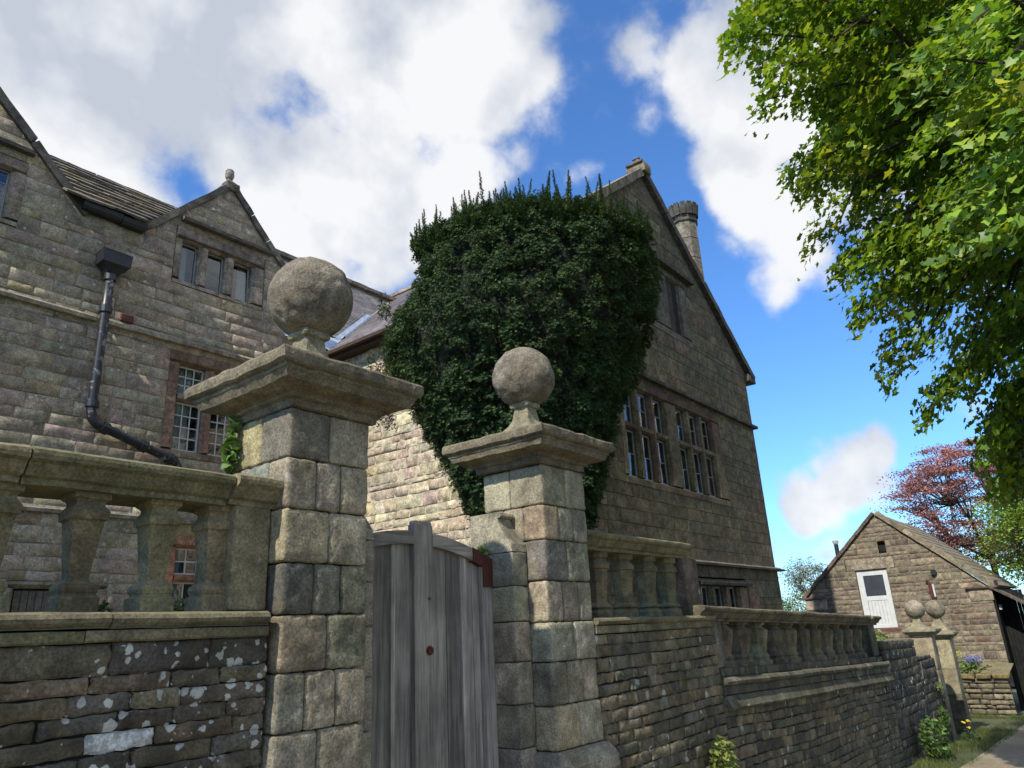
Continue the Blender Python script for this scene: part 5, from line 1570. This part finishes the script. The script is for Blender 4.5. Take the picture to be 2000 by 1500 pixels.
def tuft(c, outd, r, hgt, n, up=.5):
    """a small upright tuft of needle sprays"""
    d = rs.normal(size=(n, 3)); d /= np.linalg.norm(d, axis=1, keepdims=True)
    d[:, 2] = np.abs(d[:, 2]) * 1.0 - .25
    f = rs.uniform(.35, 1, (n, 1)) ** .6
    P.append(c + d * f * np.array([r, r, hgt]))
    Nn.append(d * .55 + outd * .35 + Z_ * (up + .35) + rs.normal(size=(n, 3)) * .2)
    Sz.append(rs.uniform(.026, .042, n))
    k = .95 * rs.uniform(.7, 1.3) * (1.0 + .25 * (hgt > .2))
    TT.append(YPAL[rs.integers(0, 5, n)] * k * rs.uniform(.8, 1.2, (n, 1)))
ntuft = 0
while ntuft < 1750:
    z = rs.uniform(.25, 5.6); phi = rs.uniform(0, 2 * math.pi); 
    lum = mnoise.noise(Vector((math.cos(phi) * 2.2, math.sin(phi) * 2.2, z * .75))) * .10 + mnoise.noise(Vector((math.cos(phi) * 7, math.sin(phi) * 7, z * 1.6 + 5))) * .05
    rho = rs.uniform(.92, .99) + lum - .03
    lat, dp = ysurf(z, phi, rho)
    if dp > .75 and rs.uniform() < .8: continue
    if z > ytop(lat, dp): continue
    q = YC + RD * lat + HD * dp; q[2] = z
    if q[1] > 6.45 and q[0] > 8.7: continue
    o_ = RD * math.cos(phi) + HD * math.sin(phi)
    tuft(q, o_, rs.uniform(.065, .115), rs.uniform(.12, .27), 80); ntuft += 1
for k in range(420):                                        # the rounded top
    rho = math.sqrt(rs.uniform(0, .95)); phi = rs.uniform(0, 2 * math.pi)
    lat, dp = ysurf(4.9, phi, rho); q = YC + RD * lat + HD * dp; q[2] = ytop(lat, dp) + rs.uniform(-.14, .08)
    if q[1] > 6.45 and q[0] > 8.7: continue
    tuft(q, Z_, rs.uniform(.07, .12), rs.uniform(.16, .30), 90, .8)
for k in range(26):                                         # the looser side lobe on the left
    z = rs.uniform(2.5, 4.15); q = YC + RD * (-1.74 + rs.normal() * .07 + .1 * (z - 3)) + HD * rs.uniform(-.5, .2); q[2] = z
    tuft(q, -RD, .09, rs.uniform(.2, .35), 70, .8)
for k in range(330):                                        # upright leader shoots
    rho = math.sqrt(rs.uniform(0, 1)); phi = rs.uniform(0, 2 * math.pi)
    lat, dp = ysurf(4.9, phi, rho)
    if dp > 1.0: continue
    hgt = rs.uniform(.10, .46) * (.6 + .8 * rs.uniform()); m_ = int(hgt * 150) + 8; t2 = np.linspace(0, 1, m_)
    b = YC + RD * lat + HD * dp; b[2] = ytop(lat, dp) - .02
    lean = rs.normal(size=2) * .045
    P.append(np.stack([b[0] + lean[0] * t2 + rs.normal(size=m_) * .016 * (1.1 - t2), b[1] + lean[1] * t2 + rs.normal(size=m_) * .016 * (1.1 - t2), b[2] + hgt * t2], 1))
    Nn.append(np.stack([rs.normal(size=m_) * .45, rs.normal(size=m_) * .45, np.ones(m_)], 1)); Sz.append(.046 - .024 * t2)
    TT.append(YPAL[rs.integers(0, 5, m_)] * np.array([1.25, 1.1, .9]))
# general skin so that the surface closes
n = 20000
z = rs.uniform(.25, 5.35, n); phi = rs.uniform(0, 2 * math.pi, n); c, h = env(z)
rho = rs.uniform(.80, .90, n)
lat = c + rho * h * np.cos(phi); dp = rho * np.minimum(h, 1.75) * np.sin(phi)
ok = z < ytop(lat, dp) - .05
q = YC + RD * lat[:, None] + HD * dp[:, None]; q[:, 2] = z
lump = np.array([mnoise.noise(Vector(p) * 2.6) for p in q])
q = q + (RD * np.cos(phi)[:, None] + HD * np.sin(phi)[:, None]) * (lump * .16)[:, None]
o_ = RD * np.cos(phi)[:, None] + HD * np.sin(phi)[:, None] + Z_ * rs.uniform(.2, .9, n)[:, None] + rs.normal(size=(n, 3)) * .35
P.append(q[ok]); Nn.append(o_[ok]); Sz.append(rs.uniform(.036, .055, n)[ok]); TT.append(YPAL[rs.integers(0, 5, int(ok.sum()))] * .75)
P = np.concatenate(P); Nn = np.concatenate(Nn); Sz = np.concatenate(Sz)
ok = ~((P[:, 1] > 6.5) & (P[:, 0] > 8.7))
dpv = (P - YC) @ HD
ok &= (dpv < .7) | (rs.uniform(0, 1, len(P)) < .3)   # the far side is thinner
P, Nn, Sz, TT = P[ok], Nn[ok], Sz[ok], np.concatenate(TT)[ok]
rt_, rf_ = rosette(7, 3, 1.0, .13)
print('yew rosettes', len(P))
leaf_mesh('crown', P, Nn, Sz, rt_, rf_, 'yew_leaf', yew, TT, rs)
# dark inner growth and stems
V = []; nz, na = 26, 28
zs = np.linspace(-.2, 5.5, nz)
for z in zs:
    c, h = env(z)
    for k in range(na):
        a = 2 * math.pi * k / na; f = .80
        p = YC + RD * (c + f * h * math.cos(a)) + HD * (f * min(h, 1.75) * math.sin(a)); p[2] = min(z, ytop(c + f * h * math.cos(a), f * min(h, 1.75) * math.sin(a)) - .16)
        V.append(p + np.array([1, 1, 0]) * .09 * mnoise.noise(Vector(p) * 2.1))
Fc = [(j * na + i, j * na + (i + 1) % na, (j + 1) * na + (i + 1) % na, (j + 1) * na + i) for j in range(nz - 1) for i in range(na)] + [tuple(range((nz - 1) * na, nz * na))]
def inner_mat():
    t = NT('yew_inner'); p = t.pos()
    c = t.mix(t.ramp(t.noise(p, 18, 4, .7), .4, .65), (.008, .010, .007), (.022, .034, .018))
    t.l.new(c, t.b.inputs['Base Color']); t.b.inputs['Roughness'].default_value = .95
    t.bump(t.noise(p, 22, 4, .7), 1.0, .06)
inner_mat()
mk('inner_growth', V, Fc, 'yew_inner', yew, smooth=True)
mb = MB()
for k in range(9):
    a = rs.uniform(0, 6.28); r1 = rs.uniform(.05, .22); r2 = rs.uniform(.3, 1.0)
    b = YC + RD * r1 * math.cos(a) + HD * r1 * math.sin(a); c_ = YC + RD * r2 * math.cos(a) + HD * r2 * math.sin(a)
    V, Fc = tube([(b[0], b[1], -1.5), (b[0], b[1], -.3), ((b[0] + c_[0]) / 2, (b[1] + c_[1]) / 2, .9), (c_[0], c_[1], 2.6)], [.10, .08, .06, .03], 8); mb.add(V, Fc)
mb.build('trunk', 'bark', yew)

# ------------------------------------------------------------------ sycamore on the right of the lane
rs = np.random.default_rng(29)
syc = thing('sycamore_tree', 'large leafy sycamore overhanging the lane at the right edge of the view', 'tree', (12.5, -2.7, -2.2))
CC = np.array([11.2, -2.5, 6.9]); CR = np.array([4.9, 4.25, 5.6])
trunk = MB()
V, Fc = tube([(12.5, -2.7, -2.4), (12.45, -2.65, -.8), (12.3, -2.5, 1.2), (12.0, -2.2, 3.4), (11.7, -1.9, 6.0), (11.4, -1.7, 9.0), (11.2, -1.5, 11.5)], [.42, .34, .30, .26, .20, .12, .04], 12)
mk('trunk', V, Fc, 'bark_grey', syc, smooth=True)
sprays = []
for k in range(760):
    while True:
        d = rs.normal(size=3); d /= np.linalg.norm(d)
        if d[2] > -.96: break
    f = rs.uniform(.80, 1.03) if k < 620 else rs.uniform(.35, .8)
    lumpy = 1 + .13 * mnoise.noise(Vector(d) * 2.3 + Vector((4, 1, 2)))
    c = CC + d * CR * f * lumpy
    sprays.append((c, d, rs.uniform(.45, .85)))
# boughs reaching low over the lane and towards the viewer
for c, r in (((10.2, 1.35, 2.75), .6), ((9.9, 1.75, 3.2), .55), ((10.4, .9, 2.3), .6), ((10.8, .45, 1.95), .6), ((11.2, .1, 1.9), .6), ((11.0, .6, 2.5), .7), ((11.5, -.2, 2.3), .7),
             ((12.2, .1, 2.0), .6), ((12.5, -.3, 1.6), .6), ((12.9, -.2, 2.4), .7), ((9.4, 1.9, 3.9), .6), ((9.2, 2.0, 4.6), .6),
             ((6.0, -.25, 3.0), .45), ((6.3, .1, 3.6), .5), ((6.2, .35, 4.3), .5), ((6.5, -.5, 4.2), .5), ((6.8, .5, 3.2), .5), ((6.6, .2, 2.6), .4),
             ((8.6, 2.25, 7.4), .6), ((8.5, 2.15, 6.5), .5), ((8.8, 2.2, 8.2), .6), ((9.0, 2.0, 5.5), .5), ((12.0, 1.0, 2.0), .6), ((12.5, .75, 1.65), .6), ((12.9, 1.0, 2.3), .7), ((12.4, .9, 2.7), .7)):
    c = np.array(c) - np.array([0, .45, 0]); d = c - CC; d = d / np.linalg.norm(d)
    for dz in (0, .28, -.22): sprays.append((c + np.array([rs.normal() * .25, rs.normal() * .12, dz]), d, r))
P, Nn, Sz, Up, T = [], [], [], [], []
br = MB()
SP = [(.18, .30, .03), (.22, .335, .032), (.13, .24, .03), (.27, .345, .036), (.09, .18, .026)]
for c, d, r in sprays:
    pj = proj(c)[0]; seen = -80 < pj[0] < CW + 130 and -130 < pj[1] < CH and c @ FW > 1
    n = int((275 if seen else 30) * (r / .65) ** 2)
    # a spray: a drooping, roughly level fan of leaves round a twig that points outwards
    outv = np.array([d[0], d[1], d[2] * .35 - .12]); outv /= np.linalg.norm(outv)
    side = np.cross(outv, Z_); side /= np.linalg.norm(side) + 1e-9; upn = np.cross(side, outv)
    a = rs.uniform(-1, 1, n); b = rs.normal(size=n) * .42 * (1 - .35 * np.abs(a)); e = rs.normal(size=n) * .11
    q = c + (outv * (a * r)[:, None] + side * (b * r * 1.5)[:, None] + upn * (e * r - .22 * r * a ** 2)[:, None])
    P.append(q)
    nn = upn * .9 + outv * .35 + rs.normal(size=(n, 3)) * .40; Nn.append(nn)
    Up.append(-(outv + rs.normal(size=(n, 3)) * .7 - Z_ * .4))
    Sz.append(rs.uniform(.065, .125, n))
    tt = tints(rs, n, SP, .22)
    if rs.uniform() < .07: tt = tt * np.array([1.45, 1.15, 1.1])
    T.append(tt)
    root = c - d * CR * rs.uniform(.25, .4)
    V, Fc = tube([root, (root + c) / 2 + rs.normal(size=3) * .12 + Z_ * .1, c, c + outv * r * .8], [.028, .018, .010, .004], 5); br.add(V, Fc)
for k in range(26):
    c, d, r = sprays[rs.integers(0, len(sprays))]
    z0 = rs.uniform(.8, 7.5); b = np.array([12.3 - .12 * z0, -2.5 + .1 * z0, z0]); mid = (b + c) / 2 + Z_ * rs.uniform(.2, .9)
    V, Fc = tube([b, b * .7 + mid * .3 + Z_ * .15, mid, (mid + c) / 2 + Z_ * .12, c], [.12, .10, .07, .045, .02], 7); br.add(V, Fc)
br.build('branches', 'bark', syc)
P = np.concatenate(P); print('sycamore leaves', len(P))
leaf_mesh('crown', P, np.concatenate(Nn), np.concatenate(Sz), LOBED, LOBED_F, 'sycamore_leaf', syc, np.concatenate(T), rs, up=np.concatenate(Up))

# ------------------------------------------------------------------ other trees
def loose_tree(name, label, cat, base, c, rad, nspray, nleaf, size, pal, mat, seed, barkm='bark', flat=.35, sprr=.5, trunkr=.12, tmpl=OVAL, tf=OVAL_F):
    rs = np.random.default_rng(seed)
    t = thing(name, label, cat, base)
    c = np.array(c, float); rad = np.array(rad, float); base = np.array(base, float)
    fork = base * .45 + c * .55; fork[2] = base[2] + (c[2] - rad[2] * .6 - base[2]) * .9
    V, Fc = tube([base - Z_ * .2, base * .6 + fork * .4, fork], [trunkr * 1.3, trunkr, trunkr * .8], 8); mk('trunk', V, Fc, barkm, t, smooth=True)
    br = MB(); P, N, S_ = [], [], []
    limbs = []
    for k in range(7):
        d = rs.normal(size=3); d[2] = abs(d[2]) * .6; d /= np.linalg.norm(d)
        e = c + d * rad * .75; limbs.append(e)
        m_ = (fork + e) / 2 + rs.normal(size=3) * .12 * rad
        V, Fc = tube([fork, (fork + m_) / 2, m_, e], [trunkr * .6, trunkr * .45, trunkr * .32, trunkr * .12], 6); br.add(V, Fc)
    for k in range(nspray):
        d = rs.normal(size=3); d /= np.linalg.norm(d); f = rs.uniform(.45, 1.02) ** .7
        q = c + d * rad * f
        if q[2] < base[2] + .2: continue
        l = min(limbs, key=lambda e: np.linalg.norm(e - q)); s = fork * .35 + l * .65
        V, Fc = tube([s, (s + q) / 2 + rs.normal(size=3) * .08, q], [trunkr * .18, trunkr * .12, trunkr * .05], 4); br.add(V, Fc)
        n = nleaf
        r = sprr * rs.uniform(.6, 1.3)
        o_ = rs.normal(size=(n, 3)) * np.array([r, r, r * flat]) * .55
        P.append(q + o_); N.append(rs.normal(size=(n, 3)) * .6 + Z_); S_.append(rs.uniform(.7, 1.3, n) * size)
    br.build('branches', barkm, t)
    P = np.concatenate(P)
    leaf_mesh('crown', P, np.concatenate(N), np.concatenate(S_), tmpl, tf, mat, t, tints(rs, len(P), pal, .25), rs)
    return t
loose_tree('copper_beech', 'copper leaved tree behind the stone outhouse', 'tree', (36.5, 3.6, -3.2), (36.3, 4.15, 4.1), (2.6, 3.0, 2.75), 260, 130, .10, [(.33, .165, .145), (.38, .21, .18), (.26, .135, .13), (.34, .225, .19)], 'copper_leaf', 5, flat=.22, sprr=.62, trunkr=.13)
loose_tree('small_tree', 'small sparse greyish tree seen between the gabled wing and the outhouse', 'tree', (40.5, 12.6, -1.5), (40, 12.55, 1.75), (1.3, 1.25, 1.1), 110, 45, .085, [(.20, .22, .11), (.13, .16, .07), (.22, .22, .15)], 'small_leaf', 6, 'bark', .6, .36, .075)
loose_tree('ash_tree', 'bright yellow green tree beyond the lean-to at the right edge', 'tree', (31.5, 1.2, -3.0), (31.3, 1.55, 2.35), (1.9, 1.9, 2.1), 130, 130, .11, [(.16, .26, .03), (.19, .29, .035), (.12, .21, .028)], 'small_leaf', 7, 'bark_grey', .7, .55, .12)
loose_tree('hazel_bush', 'low green bush behind the right corner of the gabled wing', 'bush', (36, 12.1, -1.6), (36, 12.1, .0), (1.2, 1.3, 1.0), 60, 70, .09, [(.10, .15, .03), (.13, .18, .04)], 'small_leaf', 8, 'bark', .7, .45, .06)
loose_tree('holly_bush', 'dark bush at the far end of the lane beside the lean-to', 'bush', (34.0, .2, -3.1), (34, .0, -.9), (1.6, 1.9, 2.0), 70, 80, .10, [(.05, .085, .02), (.07, .11, .025)], 'small_leaf', 9, 'bark', .7, .5, .08)

# ------------------------------------------------------------------ small plants
def plant(name, label, cat, c, rad, n, size, pal, seed, tmpl=OVAL, tf=OVAL_F, mat='small_leaf', upb=.8, stems=6, out=(0, -1, 0), group=None, base=None):
    rs = np.random.default_rng(seed)
    c = np.array(c, float); rad = np.array(rad, float)
    b = np.array(base if base is not None else (c[0], c[1], c[2] - rad[2]), float)
    t = thing(name, label, cat, b, group)
    d = rs.normal(size=(n, 3)); d /= np.linalg.norm(d, axis=1, keepdims=True); f = rs.uniform(.2, 1, (n, 1)) ** .5
    P = c + d * rad * f
    N = rs.normal(size=(n, 3)) * .5 + Z_ * upb + np.array(out) * .5
    leaf_mesh('leaves', P, N, rs.uniform(.6, 1.3, n) * size, tmpl, tf, mat, t, tints(rs, n, pal, .25), rs)
    if stems:
        mb = MB()
        for k in range(stems):
            e = P[rs.integers(0, n)]; V, Fc = tube([b + rs.normal(size=3) * .02, (b + e) / 2 + Z_ * .02, e], [.006, .005, .003], 5); mb.add(V, Fc)
        mb.build('stems', 'bark', t)
    return t
GRN = [(.09, .16, .03), (.12, .20, .04), (.07, .12, .025)]
plant('ivy', 'strip of ivy hanging beside the cap of the nearer gate pier', 'ivy', (2.205, 3.80, 1.09), (.025, .05, .20), 130, .045, [(.09, .18, .03), (.06, .12, .025), (.12, .21, .05)], 1, LOBED, LOBED_F, upb=.4, out=(-1, -.5, 0), base=(2.21, 3.8, .92))
plant('ledge_weed', 'bright green weed on the ledge beside the end block of the square balustrade', 'weed', (1.94, 3.66, .20), (.10, .06, .05), 90, .04, GRN, 2, base=(1.94, 3.66, .165))
plant('ledge_weed', 'small tuft of weed on the ledge between two square balusters', 'weed', (1.555, 3.66, .19), (.03, .04, .04), 26, .035, GRN, 3, base=(1.555, 3.66, .165))
plant('gate_weed', 'pale green seedling at the top of the gate hanging stile', 'weed', (4.262, 3.70, .60), (.035, .03, .03), 9, .06, [(.22, .34, .06)], 4, LOBED, LOBED_F, base=(4.27, 3.72, .54), stems=3)
plant('wall_fern', 'yellow green ferny tuft growing from the foot of the lane wall', 'fern', (6.87, 3.17, -1.20), (.21, .10, .22), 420, .05, [(.15, .19, .035), (.19, .22, .05), (.11, .15, .03)], 5, base=(6.9, 3.3, -1.4))
plant('leafy_weed', 'leafy green weed at the foot of the lane wall near the far gate piers', 'weed', (14.75, 3.02, -2.02), (.36, .22, .36), 460, .085, [(.09, .17, .03), (.12, .21, .035), (.07, .13, .025)], 6, base=(14.75, 3.1, -2.33), stems=12)
plant('wall_creeper', 'dark green creeper on the lane wall beside the far gate pier', 'creeper', (17.0, 3.25, -1.95), (.42, .07, .26), 300, .06, [(.06, .11, .025), (.09, .15, .03)], 7, upb=.3, base=(17.0, 3.26, -2.3))
plant('wall_creeper', 'pale sprig of creeper high on the lane wall next to the far gate pier', 'creeper', (17.3, 3.25, -1.42), (.22, .05, .10), 60, .06, [(.16, .22, .06)], 8, upb=.3, base=(17.3, 3.27, -1.55))
plant('wall_top_plant', 'green leafy plants along the top of the lane wall below the white door', 'plant', (14.6, 3.62, -.40), (.75, .16, .09), 420, .06, [(.14, .19, .05), (.17, .22, .07)], 9, base=(14.6, 3.6, -.46))
# yellow poppies
pp = thing('yellow_poppies', 'three yellow poppies in the grass by the foot of the far gate pier', 'flower', (18.0, 3.05, -2.45))
rs = np.random.default_rng(12)
mb = MB()
for k, (dx, dz) in enumerate(((-.10, .33), (.08, .34), (.06, .22))):
    c = np.array([18.0 + dx, 3.05 - dx * .3, -2.45 + dz])
    V, Fc = tube([(18.0, 3.05, -2.47), (18.0 + dx * .6, 3.05, -2.45 + dz * .6), c], .005, 5); mb.add(V, Fc)
    for j in range(1):
        a = np.linspace(0, 2 * math.pi, 5)[:-1] + k
        leaf_mesh('petals', np.array([c + np.array([math.cos(x), math.sin(x), .2]) * .02 for x in a]), np.array([[math.cos(x) * .6, math.sin(x) * .6 - .4, 1.0] for x in a]), .085, OVAL, OVAL_F, 'petal', pp, np.tile((.75, .62, .04), (4, 1)), rs)
mb.build('stems', 'bark', pp)
n = 120; P = np.array([18.0, 3.05, -2.40]) + rs.normal(size=(n, 3)) * np.array([.16, .08, .05]); leaf_mesh('leaves', P, rs.normal(size=(n, 3)) * .5 + Z_, .06, OVAL, OVAL_F, 'small_leaf', pp, tints(rs, n, [(.05, .10, .025)], .2), rs)
# bluebells on the terrace wall
bb = thing('bluebells', 'clump of blue flowers with green leaves on the mossy terrace wall', 'flower', (24.75, 3.75, -1.68))
n = 340; P = np.array([24.75, 3.78, -1.52]) + rs.normal(size=(n, 3)) * np.array([.12, .20, .10]); leaf_mesh('leaves', P, rs.normal(size=(n, 3)) * .6 + Z_, .09, OVAL, OVAL_F, 'small_leaf', bb, tints(rs, n, [(.08, .16, .03), (.11, .20, .04)], .2), rs)
n = 190; P = np.array([24.70, 3.68, -1.33]) + rs.normal(size=(n, 3)) * np.array([.08, .12, .06]); leaf_mesh('petals', P, rs.normal(size=(n, 3)), .055, OVAL, OVAL_F, 'petal', bb, tints(rs, n, [(.20, .22, .55), (.28, .28, .62)], .2), rs)
n = 40; P = np.array([24.75, 4.03, -1.14]) + rs.normal(size=(n, 3)) * np.array([.04, .05, .05]); leaf_mesh('yellow_blooms', P, rs.normal(size=(n, 3)), .05, OVAL, OVAL_F, 'petal', bb, tints(rs, n, [(.6, .55, .04)], .2), rs)

# grass: verge by the wall foot and in front of the terrace wall
def grass(name, boxes, size, seed, pal):
    rs = np.random.default_rng(seed); P = []
    for x0, x1, y0, y1, n in boxes:
        x = rs.uniform(x0, x1, n); y = y1 - (y1 - y0) * rs.uniform(0, 1, n) ** 1.7
        keep = np.array([mnoise.noise(Vector((a * 1.7, b * 1.7, 0))) > -.25 for a, b in zip(x, y)])
        x, y = x[keep], y[keep]
        P.append(np.stack([x, y, ground_z(x) - .015], 1))
    P = np.concatenate(P); n = len(P)
    b = np.stack([rs.normal(size=n) * .35, rs.normal(size=n) * .35, np.ones(n)], 1); b /= np.linalg.norm(b, axis=1, keepdims=True)
    t = rs.normal(size=(n, 3)); t -= (t * b).sum(1, keepdims=True) * b; t /= np.linalg.norm(t, axis=1, keepdims=True)
    N = np.cross(t, b)
    o = leaf_mesh(name, P, N, rs.uniform(.5, 1.4, n) * size, BLADE, BLADE_F, 'small_leaf', None, tints(rs, n, pal, .3), rs, up=-b)
    tag(o, kind='stuff'); return o
GP = [(.07, .11, .02), (.10, .14, .03), (.13, .13, .04), (.05, .09, .02)]
grass('verge_grass', [(12.5, 20.5, 2.45, 3.2, 11000), (20.2, 24.3, 2.5, 3.0, 1200), (23.7, 24.4, 2.6, 4.2, 4500)], .075, 3, GP)
